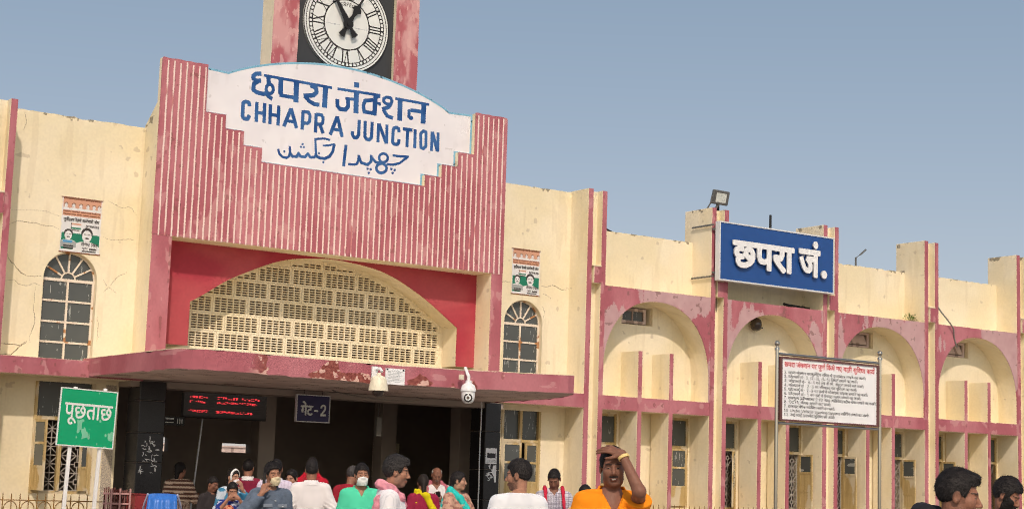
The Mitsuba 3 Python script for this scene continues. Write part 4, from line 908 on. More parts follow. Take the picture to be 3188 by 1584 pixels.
# ------------------------------------------------------------------ information board on steel poles
IB = thing('information_board', 'white notice board of numbered red and black Hindi lines between two steel poles', 'notice board')
IY = 18.0
for x in (17.09, 19.225):
    add(IB, 'pole', tube([(x, IY, 0), (x, IY, 3.55)], 0.026, 14), 'steel', 60)
    prof = [(0.0, 3.6), (0.036, 3.6), (0.036, 3.63), (0.018, 3.645), (0.018, 3.665)] + [(0.040*math.cos(t), 3.700+0.040*math.sin(t)) for t in np.linspace(-1.2, 1.55, 12)]+[(0.0, 3.741)]
    add(IB, 'finial', lathe(prof, 18, (x, IY, -0.05)), 'steel', 60)
for z in (3.50, 2.50): add(IB, 'rail', tube([(17.12, IY, z), (19.195, IY, z)], 0.020, 12), 'steel', 60)
add(IB, 'frame', cat(bx(17.13, 17.175, IY-0.03, IY+0.03, 2.54, 3.465), bx(19.14, 19.19, IY-0.03, IY+0.03, 2.54, 3.465), bx(17.175, 19.14, IY-0.03, IY+0.03, 3.44, 3.467), bx(17.175, 19.14, IY-0.03, IY+0.03, 2.535, 2.56)), 'maroon_frame')
add(IB, 'panel', bx(17.175, 19.14, IY-0.012, IY+0.012, 2.56, 3.44), 'print_white')
def line(s, x0, z, h, xmax=None, bold=1.5):
    sh = text2d(s); al = unary_union(sh).buffer(bold)
    k = h/62.0; kx = k
    b = al.bounds
    if xmax: kx = (xmax-x0)/(b[2]-b[0])
    return affinity.affine_transform(al, [kx, 0, 0, k, x0-b[0]*kx, z])
add(IB, 'heading', ext(line('छपरा जंक्शन पर पूर्ण किये गए यात्री सुविधा कार्य', 17.225, 3.325, 0.064, 19.10, 1.6), IY-0.0155, IY-0.0115), 'print_red')
rows = [('1. छपरा जंक्शन सरकुलेटिंग एरिया में एस्कलेटर लगाने का कार्य।', 18.90), ('2. प्लेटफार्म सं- 1, (2-3), (4-5) लिफ्ट लगाने का कार्य।', 18.73), ('3. प्लेटफार्म सं- 4-5 पर एवं पी पी. शेल्टर लगाने का कार्य।', 18.86),
        ('4. प्लेटफार्म सं- 2-3 पर शौचालय एवं यूरिनल का कार्य।', 18.72), ('5. प्लेटफार्म सं- 2-3 पर फर्श में मोजाइक टाइल्स लगाने का कार्य।', 18.95), ('6. प्लेटफार्म सं- 1 पर फर्श में ग्रेनाइट पत्थर लगाने का कार्य।', 18.80),
        ('7. इयरमूल्य प्रतीक्षालय में 20 अदद अतिरिक्त स्टील बेन्च लगाने का कार्य।', 19.12), ('8. CCTV कैमरा लगाने का कार्य।', 18.17), ('9. इनसाइट बैगेज स्कैनिंग लगाने का कार्य।', 18.26), ('10. Under Vehicle Scaning System स्कैनिंग लगाने का कार्य।', 18.98), ('11. वाई फाई इन्टरनेट सुविधा का कार्य।', 18.26)]
for i, (s, xm) in enumerate(rows):
    add(IB, 'text_line', ext(line(s, 17.225, 3.225-0.0615*i, 0.036, xm, 1.0), IY-0.0155, IY-0.0115), 'print_black')

# ------------------------------------------------------------------ green enquiry sign
GS = thing('green_sign_board', 'green enquiry sign with white Hindi word on two white posts', 'sign')
gy = 23.2
cx, cz = 8.715, 2.235
gw_, gh_ = 0.405, 0.392
def tilt(m): return rotm(m, 2.0, (0, 1, 0), (cx, gy, cz))
add(GS, 'panel', tilt(bx(cx-gw_, cx+gw_, gy, gy+0.012, cz-gh_, cz+gh_)), 'sign_green')
add(GS, 'frame', tilt(cat(bx(cx-gw_-0.016, cx-gw_, gy-0.006, gy+0.02, cz-gh_-0.016, cz+gh_+0.016), bx(cx+gw_, cx+gw_+0.016, gy-0.006, gy+0.02, cz-gh_-0.016, cz+gh_+0.016), bx(cx-gw_, cx+gw_, gy-0.006, gy+0.02, cz+gh_, cz+gh_+0.016), bx(cx-gw_, cx+gw_, gy-0.006, gy+0.02, cz-gh_-0.016, cz-gh_))), 'sign_letter')
add(GS, 'lettering', tilt(ext(unary_union(fit(text2d('पूछताछ'), cx-0.345, cx+0.365, cz-0.105, cz+0.20, 1.2)), gy-0.004, gy+0.001)), 'sign_letter')
for xa, xb in ((cx-0.225, cx-0.175), (cx+0.215, cx+0.265)):
    add(GS, 'post', rotm(cb(xa, xb, gy+0.021, gy+0.06, -0.05, cz+gh_+0.045, 0.004), 2.0, (0, 1, 0), (xa, gy, cz)), 'white_paint')

# ------------------------------------------------------------------ hall signs
GT = thing('gate_sign', 'dark blue gate sign with white lettering hanging under the canopy', 'sign')
add(GT, 'panel', bx(13.46, 14.08, 25.96, 26.0, 2.46, 2.90), 'navy_panel')
add(GT, 'frame', cat(bx(13.445, 13.46, 25.95, 26.01, 2.445, 2.915), bx(14.08, 14.095, 25.95, 26.01, 2.445, 2.915), bx(13.46, 14.08, 25.95, 26.01, 2.90, 2.915), bx(13.46, 14.08, 25.95, 26.01, 2.445, 2.46)), 'frame_alu')
add(GT, 'lettering', ext(unary_union(fit(text2d('गेट-2'), 13.53, 14.02, 2.56, 2.80, 2.5)), 25.956, 25.961), 'sign_letter')
for x in (13.6, 13.95): add(GT, 'hanger', tube([(x, 25.98, 2.91), (x, 25.98, 2.99)], 0.008, 6), 'steel_dark')
LD = thing('led_display', 'black train display with glowing red lines of text inside the hall', 'display')
add(LD, 'case', cb(11.85, 13.42, 27.03, 27.15, 2.46, 2.89, 0.01), 'black_paint')
scene['led_glow'] = {'type': 'diffuse', 'reflectance': rgb(0.02, 0.0, 0.0)}
for z, segs in ((2.815, [(11.955, 12.30), (12.47, 12.87), (12.93, 13.29)]), (2.735, [(11.955, 12.27), (12.46, 13.25)]), (2.575, [(11.94, 12.30), (12.45, 13.18)])):
    for a, b in segs:
        dots = []
        x = a
        while x < b-0.03:
            w_ = rng.uniform(0.02, 0.05)
            for r_ in range(3):
                if rng.random() < 0.62: dots.append(bx(x, min(x+w_*rng.uniform(0.5, 0.9), b), 27.026, 27.029, z-0.018+r_*0.014, z-0.018+r_*0.014+0.008))
            x += w_+0.006
        k = add(LD, 'text_line', cat(dots), 'led_glow')
        scene[k]['emitter'] = {'type': 'area', 'radiance': rgb(1.0, 0.045, 0.06)}
SM = thing('platform_notice', 'small dark notice with white lines beside the left column inside', 'notice')
add(SM, 'panel', bx(11.50, 11.88, 27.03, 27.06, 2.31, 2.46), 'black_paint')
add(SM, 'lettering', cat([bx(11.53, 11.68, 27.026, 27.031, 2.41, 2.435), bx(11.53, 11.68, 27.026, 27.031, 2.35, 2.365)]+[bx(11.745+0.04*i, 11.757+0.04*i, 27.026, 27.031, 2.34, 2.43) for i in range(3)]), 'sign_letter')
for i, (x, z0, z1, y) in enumerate(((11.5, 2.46, 2.84, 27.4), (16.05, 2.31, 2.67, 27.6))):
    SP = thing('hanging_light_case', ('grey case hanging above the small notice by the left column', 'grey case hanging in the right of the dark hall')[i], 'lamp')
    add(SP, 'case', cb(x-0.05, x+0.06, y, y+0.08, z0, z1, 0.008), 'cable_grey')
    add(SP, 'hanger', tube([(x, y+0.04, z1), (x, y+0.04, 3.4)], 0.008, 6), 'steel_dark')
pp_ = thing('steel_prop', 'thin pale steel pole standing in the hall below the red display', 'pole')
add(pp_, 'shaft', tube([(12.13, 27.3, 0.06), (12.33, 27.3, 2.45)], 0.016, 8), 'frame_alu', 60)
NB = thing('wall_chart', 'pale cream chart board on the far hall wall with its dark rod', 'notice board')
add(NB, 'sheet', bx(18.44, 19.08, 31.9, 31.95, 1.5, 2.30), 'camera_cream')
add(NB, 'rod', tube([(18.44, 31.88, 1.9), (18.44, 31.88, 2.28)], 0.02, 6), 'gloss_white')

YW_ = thing('yard_wall', 'pale grey wall beyond the platforms seen through the small opening in the hall', 'wall')
add(YW_, 'panel', bx(15.0, 45.0, 60.0, 60.3, 0.0, 2.56), 'soffit_paint')
add(YW_, 'coping', bx(15.0, 45.0, 59.95, 60.35, 2.561, 2.62), 'soffit_paint')

# ------------------------------------------------------------------ posters and notices on walls
def head_print(parent, x, z, r, y, hair='poster_black', mous=True, lean=0.0):
    e = lambda a, b, w, h: affinity.scale(Polygon(LineString([(a, b-0.0005), (a, b+0.0005)]).buffer(1).exterior), w, h, origin=(a, b))
    face = e(x, z, r*0.74, r)
    hr = e(x, z+r*0.28, r*0.86, r*0.86).difference(e(x+lean*r, z-r*0.22, r*0.74, r*0.98))
    sh = affinity.scale(e(x, z-r*2.05, r*2.1, r*1.15), 1, 1).intersection(sbox(x-3*r, z-r*2.4, x+3*r, z))
    return dict(sh=sh, face=face, hr=hr, brow=unary_union([e(x-r*0.3, z+r*0.16, r*0.22, r*0.06), e(x+r*0.3, z+r*0.16, r*0.22, r*0.06), e(x, z-r*0.42, r*0.34, r*0.12)] if mous else [e(x-r*0.3, z+r*0.1, r*0.2, r*0.05), e(x+r*0.3, z+r*0.1, r*0.2, r*0.05), e(x, z-r*0.5, r*0.22, r*0.05)]))
def poster(x0, x1, z0, z1, label, second):
    P_ = thing('poster', label, 'poster', None)
    y = WY-0.010
    w, h = x1-x0, z1-z0
    n = 10
    V = []
    sheet = Polygon([(x0+0.006*math.sin(3*i), z0+h*i/n) for i in range(n+1)]+[(x1+0.005*math.cos(2*i), z1-h*i/n) for i in range(n+1)])
    add(P_, 'sheet', ext(sheet, y, y+0.006), 'poster_white')
    u = lambda a: x0+w*a
    v = lambda b: z0+h*b
    def lay(name, poly, m, k): add(P_, name, ext(poly.intersection(sheet.buffer(-0.004)), y-0.0012*k, y+0.0005), m)
    lay('print_orange', sbox(u(0.02), v(0.665), u(0.98), v(0.985)), 'poster_orange', 1)
    bands = [sbox(u(0.02), v(0.97), u(0.98), v(0.99))]
    for b in (0.735, 0.685):
        x = 0.03
        while x < 0.95:
            q = rng.uniform(0.10, 0.3); bands.append(sbox(u(x), v(b), u(min(x+q, 0.97)), v(b+0.022))); x += q+0.02
    lay('print_brown', unary_union(bands), 'poster_brown', 2)
    heads = [head_print(P_, u(a), v(0.86), 0.042*h, y, mous=False) for a in ((0.09, 0.28, 0.46, 0.64, 0.80, 0.93) if not second else (0.09, 0.32, 0.5, 0.72, 0.93))]
    lay('small_shoulders', unary_union([q['sh'] for q in heads]).intersection(sbox(u(0.02), v(0.77), u(0.98), v(0.9))), 'poster_white', 2)
    lay('small_faces', unary_union([q['face'] for q in heads]), 'poster_white', 3)
    lay('small_hair', unary_union([q['hr'] for q in heads]+[q['brow'] for q in heads]), 'poster_brown', 4)
    t = fit(text2d('पूर्वोत्तर रेलवे कर्मचारी संघ'), u(0.05), u(0.95), v(0.545), v(0.645), 2.0)
    t2 = fit(text2d('(PRKS)'), u(0.62), u(0.95), v(0.475), v(0.525), 2.0)
    lay('print_green', sbox(u(0.02), v(0.05), u(0.98), v(0.35 if not second else 0.40)), 'poster_green', 1)
    lay('flag_orange', sbox(u(0.25), v(0.505), u(0.50), v(0.535)), 'poster_orange', 2)
    lay('flag_green', sbox(u(0.25), v(0.43), u(0.50), v(0.46)), 'poster_green', 2)
    a, b = head_print(P_, u(0.19), v(0.315), 0.095*h, y), head_print(P_, u(0.66), v(0.33), 0.125*h, y)
    lay('shirt', unary_union([a['sh'], b['sh']]).intersection(sbox(u(0.01), v(0.02), u(0.99), v(0.3))), 'poster_white', 2)
    lay('shirt_grey', a['sh'].intersection(sbox(u(0.0), v(0.02), u(0.4), v(0.2))), 'poster_grey', 3)
    if not second: lay('scarf_blue', sbox(u(0.06), v(0.17), u(0.30), v(0.215)), 'poster_blue', 4)
    lay('face', unary_union([a['face'], b['face']]), 'poster_white', 5)
    nm2 = fit(text2d('दीपेश सिंह'), u(0.52), u(0.95), v(0.125), v(0.205), 1.5)
    nm3 = fit(text2d('युवा'), u(0.56), u(0.70), v(0.065), v(0.105), 1.5)+[sbox(u(0.74), v(0.07), u(0.92), v(0.10)), sbox(u(0.56), v(0.03), u(0.90), v(0.05)), sbox(u(0.08), v(0.10), u(0.33), v(0.125)), sbox(u(0.08), v(0.06), u(0.33), v(0.085))]
    lay('print_black', unary_union(t+t2+[a['hr'], b['hr'], a['brow'], b['brow'], sbox(u(0.245), v(0.38), u(0.258), v(0.54))]+nm2+nm3+[sbox(u(0.28), v(0.40), u(0.46), v(0.415))]), 'poster_black', 6)
    add(P_, 'batten', cat(cb(x0-0.02, x1+0.015, y-0.004, y+0.008, z1-0.008, z1+0.010, 0.003), cb(x0-0.015, x1+0.02, y-0.004, y+0.008, z0-0.012, z0+0.006, 0.003)), 'poster_brown')
poster(9.325, 9.995, 5.015, 5.905, 'wider party poster above the left arched window, with a blue scarfed portrait', False)
poster(18.25, 18.90, 5.13, 6.00, 'party poster above the arched window right of the ribbed block', True)
NP = thing('pasted_notice', 'white printed notice pasted on the right black column', 'notice')
add(NP, 'sheet', bx(17.40, 17.645, 25.990, 25.996, 1.86, 2.145), 'print_white')
add(NP, 'photo', ext(Polygon([(17.43, 1.965), (17.62, 1.965), (17.62, 2.06), (17.59, 2.045), (17.565, 2.06), (17.54, 2.05), (17.515, 2.06), (17.49, 2.05), (17.465, 2.06), (17.43, 2.06)]), 25.988, 25.9905), 'print_black')
add(NP, 'text_line', cat([bx(17.42, 17.63, 25.988, 25.9905, 1.885+0.02*i, 1.892+0.02*i) for i in range(3)]), 'poster_grey')
def scraps(x0, x1, z0, z1, n, y, seed):
    r = np.random.default_rng(seed); ms = []
    for _ in range(n):
        cx_, cz_ = r.uniform(x0, x1), r.uniform(z0, z1)
        a = r.uniform(0, 3.14, 1)[0]; L_, W_ = r.uniform(0.02, 0.10), r.uniform(0.006, 0.018)
        q = LineString([(-L_/2, 0), (0, r.uniform(-0.01, 0.01)), (L_/2, r.uniform(-0.01, 0.01))]).buffer(W_/2, quad_segs=1)
        ms.append(ext(affinity.translate(affinity.rotate(q, (0, 90, 20, 80, 130)[r.integers(5)]+r.uniform(-12, 12)), cx_, cz_), y-0.003, y+0.001))
    return cat(ms)
tag(add(None, 'torn_paper', scraps(10.70, 10.98, 1.5, 2.06, 34, 26.0, 5), 'print_white'), 'white scraps of torn paper stuck to the left black column', 'torn paper', kind='stuff')
tp = add(None, 'torn_paper', cat(scraps(17.44, 17.64, 1.55, 1.83, 16, 26.0, 8), ext(Polygon([(17.58, 1.83), (17.645, 1.84), (17.65, 1.52), (17.61, 1.53), (17.60, 1.62), (17.55, 1.70)]), 25.996, 26.0005)), 'print_white')
tag(tp, 'torn white paper below the pasted notice on the right black column', 'torn paper', kind='stuff')
CN = thing('canopy_notice', 'white paper notice tacked on the pink canopy edge between the cameras', 'notice')
add(CN, 'sheet', bx(12.86, 13.20, 21.99, 21.996, 2.93, 3.17), 'print_white')
for i in range(8): add(CN, 'text_line', bx(12.90, 13.16-0.03*(i % 3), 21.9875, 21.9905, 3.125-0.022*i, 3.131-0.022*i), 'poster_grey')
add(CN, 'tack', cat(bx(12.875, 12.90, 21.985, 21.991, 3.14, 3.165), bx(13.16, 13.185, 21.985, 21.991, 3.14, 3.165)), 'print_black')

# ------------------------------------------------------------------ cameras, floodlight, cables, oddments
C1 = thing('security_camera', 'cream hooded dome camera left of the canopy notice', 'camera')
cx1, cy1 = 12.66, 21.84
add(C1, 'bracket', cat(bx(12.62, 12.72, 21.975, 22.0, 2.98, 3.18), tube([(12.68, 21.98, 3.14), (12.71, 21.90, 3.15), (12.71, cy1, 3.10)], 0.022, 8)), 'gloss_white')
add(C1, 'hood', lathe([(0.0, 3.13), (0.03, 3.13), (0.034, 3.09), (0.085, 3.075), (0.115, 3.04), (0.135, 2.95), (0.148, 2.875), (0.150, 2.862), (0.135, 2.86), (0.0, 2.862)], 24, (cx1, cy1, -0.05)), 'camera_cream', 40)
add(C1, 'dome', lathe([(0.088, 2.862)]+[(0.088*math.cos(t), 2.845+0.075*math.sin(t)) for t in np.linspace(0, -math.pi/2, 8)], 20, (cx1, cy1, -0.05)), 'dome_dark', 60)
C2 = thing('security_camera', 'white swivelling camera with a black round lens under the canopy edge', 'camera')
cx2, cy2 = 14.245, 21.82
add(C2, 'bracket', cat(tube([(14.245, cy2, 3.02), (14.245, cy2, 3.12), (14.27, 21.9, 3.17), (14.36, 22.1, 3.27)], 0.026, 8)), 'gloss_white')
add(C2, 'shoulder', lathe([(0.0, 3.06), (0.045, 3.06), (0.05, 3.02), (0.095, 2.99), (0.115, 2.94), (0.12, 2.893), (0.112, 2.888), (0.0, 2.888)], 24, (cx2, cy2, 0)), 'gloss_white', 40)
add(C2, 'head', lathe([(0.0, 2.886), (0.104, 2.884), (0.106, 2.82), (0.10, 2.775), (0.08, 2.735), (0.045, 2.71), (0.0, 2.702)], 24, (cx2, cy2, 0)), 'gloss_white', 40)
vd = np.array([cx2, cy2, 0])-np.array([0, 0, 0]); vd = -vd/np.linalg.norm(vd); vd[2] = 0
def lensdisc(r, off, th):
    m = trimesh.creation.cylinder(r, th, sections=24)
    m.apply_transform(trimesh.geometry.align_vectors([0, 0, 1], vd)); m.apply_translation(np.array([cx2, cy2, 2.79])+vd*off); return m
add(C2, 'lens_ring', lensdisc(0.066, 0.098, 0.012), 'black_paint')
add(C2, 'lens_plate', lensdisc(0.042, 0.104, 0.012), 'gloss_white')
add(C2, 'lens', lensdisc(0.024, 0.110, 0.012), 'dome_dark')
jb = thing('junction_box', 'small cream box tied above the swivelling camera', 'box')
add(jb, 'case', rotz(cb(14.14, 14.22, 21.9, 21.95, 3.07, 3.15, 0.006), 20, (14.18, 21.92, 0)), 'camera_cream')
def cable(name, pts, r, m, label):
    from scipy.interpolate import make_interp_spline
    p = np.array(pts, float); t = np.linspace(0, 1, len(p))
    q = make_interp_spline(t, p, k=min(3, len(p)-1))(np.linspace(0, 1, 8*len(p)))
    return tag(add(None, name, tube(q, r, 6), m, 60), label, 'cable')
cable('cable', [(13.55, 24.9, 2.96), (13.7, 24.4, 2.86), (14.2, 24.0, 2.80), (14.9, 24.3, 2.84), (15.2, 24.9, 2.93)], 0.010, 'cable_grey', 'loose grey cable drooping below the canopy ceiling under the swivelling camera')
cable('conduit', [(17.24, 25.95, 2.98), (17.245, 25.95, 2.6), (17.235, 25.95, 2.2), (17.24, 25.95, 1.6), (17.23, 25.95, 0.0)], 0.012, 'gloss_white', 'thin white conduit running down beside the right black column')
cable('roof_cable', [(20.05, 26.2, 6.98), (20.25, 26.5, 6.86), (20.55, 26.75, 6.72), (20.9, 26.85, 6.63), (21.3, 26.9, 6.55)], 0.020, 'cable_black', 'thick black cable sagging onto the parapet by the first pilaster')
cable('roof_cable', [(20.05, 26.25, 7.02), (20.3, 26.6, 6.88), (20.6, 26.8, 6.74), (21.0, 26.9, 6.6)], 0.012, 'cable_grey', 'thin grey cable above the black one at the first pilaster')
cable('hanging_cable', [(29.66, 26.0, 5.80), (29.85, 25.95, 5.58), (30.07, 25.93, 5.37), (30.16, 25.97, 5.22), (30.29, 25.99, 4.93)], 0.016, 'cable_grey', 'dark cable hanging from the pilaster across the fourth arch')
FL = thing('floodlight', 'grey square floodlight tilted on top of the second pilaster', 'floodlight')
fc = np.array([23.13, 26.1, 7.53])
def fl(m):
    rotm(m, 14, (1, 0, 0), fc); rotz(m, -14, fc); rotm(m, 4, (0, 1, 0), fc); return m
add(FL, 'housing', fl(cb(fc[0]-0.19, fc[0]+0.19, fc[1]-0.03, fc[1]+0.06, fc[2]-0.15, fc[2]+0.15, 0.02)), 'lamp_grey')
add(FL, 'fin_block', fl(cat([bx(fc[0]-0.15+0.05*i, fc[0]-0.135+0.05*i, fc[1]+0.06, fc[1]+0.11, fc[2]-0.12, fc[2]+0.12) for i in range(7)])), 'lamp_grey')
add(FL, 'bezel', fl(cat(bx(fc[0]-0.15, fc[0]+0.15, fc[1]-0.045, fc[1]-0.029, fc[2]+0.10, fc[2]+0.13), bx(fc[0]-0.15, fc[0]+0.15, fc[1]-0.045, fc[1]-0.029, fc[2]-0.13, fc[2]-0.10), bx(fc[0]-0.16, fc[0]-0.12, fc[1]-0.045, fc[1]-0.029, fc[2]-0.10, fc[2]+0.10), bx(fc[0]+0.12, fc[0]+0.16, fc[1]-0.045, fc[1]-0.029, fc[2]-0.10, fc[2]+0.10))), 'steel_dark')
add(FL, 'glass', fl(bx(fc[0]-0.12, fc[0]+0.12, fc[1]-0.036, fc[1]-0.0305, fc[2]-0.10, fc[2]+0.10)), 'lamp_glass')
add(FL, 'yoke', cat(tube([(22.92, 26.12, 7.55), (22.90, 26.14, 7.40), (22.86, 26.2, 7.28)], 0.018, 6), tube([(23.12, 26.15, 7.40), (23.06, 26.17, 7.30), (23.02, 26.2, 7.26)], 0.03, 6)), 'steel_dark')
for i, (x, y, z0, z1, r) in enumerate(((23.235, 26.3, 7.1, 7.44, 0.035), (25.13, 26.72, 6.5, 7.47, 0.028))):
    tag(add(None, 'pipe_stub', tube([(x, y, z0), (x, y, z1)], r, 8), 'cable_black', 60), ('short black pipe end sticking up beside the floodlight', 'thin black rod standing up behind the blue sign')[i], 'pipe')
tag(add(None, 'bent_rod', tube([(27.76, 26.72, 6.5), (27.76, 26.72, 6.80), (27.92, 26.72, 6.90), (28.08, 26.72, 7.02)], 0.022, 8), 'lamp_grey', 60), 'bent grey rod rising from the parapet right of the blue sign', 'rod')
horn = thing('pot_lamp', 'dark rounded lamp pot hanging under the second arch', 'lamp')
add(horn, 'shade', lathe([(0.0, 5.16), (0.07, 5.14), (0.115, 5.08), (0.125, 5.0), (0.105, 4.92), (0.06, 4.88), (0.0, 4.87)], 20, (24.47, 26.42, 0)), 'dome_dark', 60)
add(horn, 'bracket', tube([(24.47, 26.42, 5.15), (24.5, 26.54, 5.15)], 0.015, 6), 'steel_dark')
add(horn, 'tap', tube([(24.57, 26.42, 4.95), (24.64, 26.4, 4.95)], 0.02, 6), 'steel_dark')
for i, (x, y, z, s) in enumerate(((28.88, 26.12, 5.41, 0.65), (29.12, 26.2, 5.41, 0.35))):
    r = np.random.default_rng(30+i); ms = []
    PL = thing('ledge_plant', ('small green plant growing on the ledge below the third parapet', 'dark dry tuft beside the small green plant on the ledge')[i], 'plant')
    for q in range(26 if i == 0 else 14):
        az, el, L_ = r.uniform(0, 6.28), r.uniform(0.2, 1.3), r.uniform(0.08, 0.22)*s
        d = np.array([math.cos(az)*math.cos(el), math.sin(az)*math.cos(el), math.sin(el)]); c_ = np.array([x+r.uniform(-0.16, 0.16)*s, y+r.uniform(-0.05, 0.05), z+0.02])
        sd = np.cross(d, [0, 0, 1]); sd /= np.linalg.norm(sd); w_ = 0.035*s
        t_ = c_+d*L_
        V = [t_, t_+d*0.06*s+sd*w_, t_+d*0.13*s-np.array([0, 0, 0.02]), t_+d*0.06*s-sd*w_]
        ms.append(trimesh.Trimesh(V, [(0, 1, 2), (0, 2, 3)], process=False)); ms.append(tube([c_, t_], 0.004*s, 4))
    add(PL, 'leaves', cat(ms), 'leaf' if i == 0 else 'crack_dark', kind='stuff')
    add(PL, 'soil', lathe([(0.0, z+0.05*s), (0.10*s, z+0.04*s), (0.19*s, z+0.0)], 12, (x, y, 0)), 'crack_dark')
wp = add(None, 'waste_pipe', tube([(25.9, 26.3, 5.46), (25.3, 26.3, 5.48), (25.15, 26.3, 5.50)], 0.03, 8), 'cable_black', 60)
tag(wp, 'black pipe pieces lying on the ledge under the blue sign', 'pipe')

# ------------------------------------------------------------------ fences and forecourt things
def fence(x0, x1, y, ztop, label, arches):
    f = thing('iron_fence', label, 'fence')
    add(f, 'rail', tube([(x0, y, ztop-0.08), (x1, y, ztop-0.08)], 0.009, 6), 'rusty_iron')
    add(f, 'rail', tube([(x0, y, 0.15), (x1, y, 0.15)], 0.010, 6), 'rusty_iron')
    n = int((x1-x0)/0.1245)
    for i in range(n+1):
        x = x0+i*0.1245
        add(f, 'picket', tube([(x, y-0.012, 0.05), (x, y-0.012, ztop-0.03), (x, y-0.012, ztop+0.02)], [0.0085, 0.0085, 0.004], 6), 'rusty_iron')
    if arches:
        for i in range(0, n-1, 2):
            xc = x0+(i+1)*0.1245
            pts = [(xc+0.1*math.cos(t), y+0.016, ztop-0.22+0.125*math.sin(t)) for t in np.linspace(0, math.pi, 11)]
            add(f, 'arch_bar', tube([(xc+0.1, y+0.016, 0.1)]+pts+[(xc-0.1, y+0.016, 0.1)], 0.008, 6), 'rusty_iron')
            pts = [(xc+0.05*math.cos(t), y+0.016, ztop-0.28+0.07*math.sin(t)) for t in np.linspace(0, math.pi, 9)]
            add(f, 'inner_arch', tube([(xc+0.05, y+0.016, 0.1)]+pts+[(xc-0.05, y+0.016, 0.1)], 0.006, 5), 'rusty_iron')
fence(6.6, 9.32, 24.0, 1.135, 'rusty iron fence with looped bars in front of the green sign', True)
fence(19.8, 33.0, 24.5, 1.19, 'rusty iron picket fence along the foot of the arcade', False)
MR = thing('wooden_rack', 'maroon painted picket rack standing left of the black column', 'rack')
ry = 24.6
for i in range(13):
    add(MR, 'picket', cb(9.58+0.032*i, 9.598+0.032*i, ry, ry+0.015, 0.3, 1.255-0.004*i+0.012*(i % 3), 0.002), 'maroon_paint')
for z in (1.17, 1.02): add(MR, 'rail', cb(9.56, 10.0, ry-0.022, ry-0.004, z-0.014, z+0.014, 0.002), 'pink_wood')
for x in (9.6, 9.68, 9.82, 9.98): add(MR, 'stile', cb(x-0.012, x+0.012, ry-0.045, ry-0.024, 0.0, 1.25 if x > 9.65 else 1.17, 0.002), 'pink_wood')
RB = thing('red_cabinet', 'dull red box cabinet against the foot of the left black column', 'cabinet')
add(RB, 'body', cb(10.10, 10.36, 24.65, 25.0, 0.0, 1.16, 0.01), 'red_paint_box')
add(RB, 'lid', cb(10.09, 10.37, 24.64, 25.01, 1.161, 1.175, 0.004), 'red_paint_box')
# blue plastic chair on a low platform
BC = thing('plastic_chair', 'blue ribbed plastic chair whose back shows above the crowd at left', 'chair')
bxc, byc, ang = 8.98, 21.0, -25
def pc(m): return rotz(m, ang, (bxc, byc, 0))
W_, zt = 0.185, 1.235
nx, nz = 25, 12
V, F = [], []
for j in range(nz+1):
    for i in range(nx+1):
        t = i/nx; s = j/nz
        w_ = W_*(1.18-0.18*s)
        x = (2*t-1)*w_
        rib = 0.010*math.cos(2*math.pi*4*t) if 0.03 < t < 0.97 else -0.012
        V.append((bxc+x, byc-0.06*(1-(2*t-1)**2)-0.10*(1-s)+rib*-1+0.035*(max(0, s-0.8)/0.2)**2*3, 0.78+(zt-0.78)*s-0.012*abs(2*t-1)**3))
for j in range(nz):
    for i in range(nx):
        a = j*(nx+1)+i; F += [(a, a+1, a+nx+2), (a, a+nx+2, a+nx+1)]
add(BC, 'backrest', pc(trimesh.Trimesh(V, F, process=False)), 'blue_plastic', 50)
add(BC, 'seat', pc(cb(bxc-0.22, bxc+0.22, byc-0.08, byc+0.36, 0.76, 0.80, 0.012)), 'blue_plastic')
for s in (-1, 1):
    add(BC, 'arm', pc(tube([(bxc+s*0.19, byc+0.02, 1.225), (bxc+s*0.225, byc+0.10, 1.12), (bxc+s*0.25, byc+0.2, 1.02), (bxc+s*0.25, byc+0.34, 1.0), (bxc+s*0.23, byc+0.36, 0.80)], 0.014, 8)), 'pale_plastic', 60)
    for q in (0, 1): add(BC, 'leg', pc(tube([(bxc+s*0.19, byc-0.05+0.38*q, 0.77), (bxc+s*0.22, byc-0.09+0.45*q, 0.36)], 0.022, 8)), 'blue_plastic', 60)
LP = thing('low_platform', 'low concrete platform under the blue plastic chair', 'platform')
add(LP, 'slab', cb(bxc-0.6, bxc+0.6, byc-0.5, byc+0.8, 0.0, 0.355, 0.015), 'soffit_paint')

# ------------------------------------------------------------------ people: smooth bodies from distance fields
def vnoise(P, f, seed=0): return meshkit.noise(P*np.asarray(f, float), seed)-0.5
def cap(P, a, b, r1, r2):
    a, b = np.asarray(a, np.float32), np.asarray(b, np.float32)
    d = b-a; L2 = float(d@d)+1e-9
    t = np.clip(((P-a)@d)/L2, 0, 1)
    q = P-a-t[..., None]*d
    return np.sqrt((q*q).sum(-1))-(r1+(r2-r1)*t)
def ell(P, c, r):
    r = np.asarray(r, np.float32); q = P-np.asarray(c, np.float32)
    k0 = np.sqrt(((q/r)**2).sum(-1)); k1 = np.sqrt(((q/(r*r))**2).sum(-1))+1e-9
    return k0*(k0-1)/k1
def smin(a, b, k=0.03):
    h = np.clip(0.5+0.5*(b-a)/k, 0, 1)
    return b*(1-h)+a*h-k*h*(1-h)
def smax(a, b, k=0.02): return -smin(-a, -b, k)
def chain(P, pts, rs, k=0.02):
    d = None
    for i in range(len(pts)-1):
        c = cap(P, pts[i], pts[i+1], rs[i], rs[i+1])
        d = c if d is None else smin(d, c, k)
    return d

def addn(d, P, fn, band=0.075):
    """adds the relief fn(P) to d near its surface only"""
    m = np.abs(d) < band
    d = np.array(d); d[m] += fn(P[m])
    return d

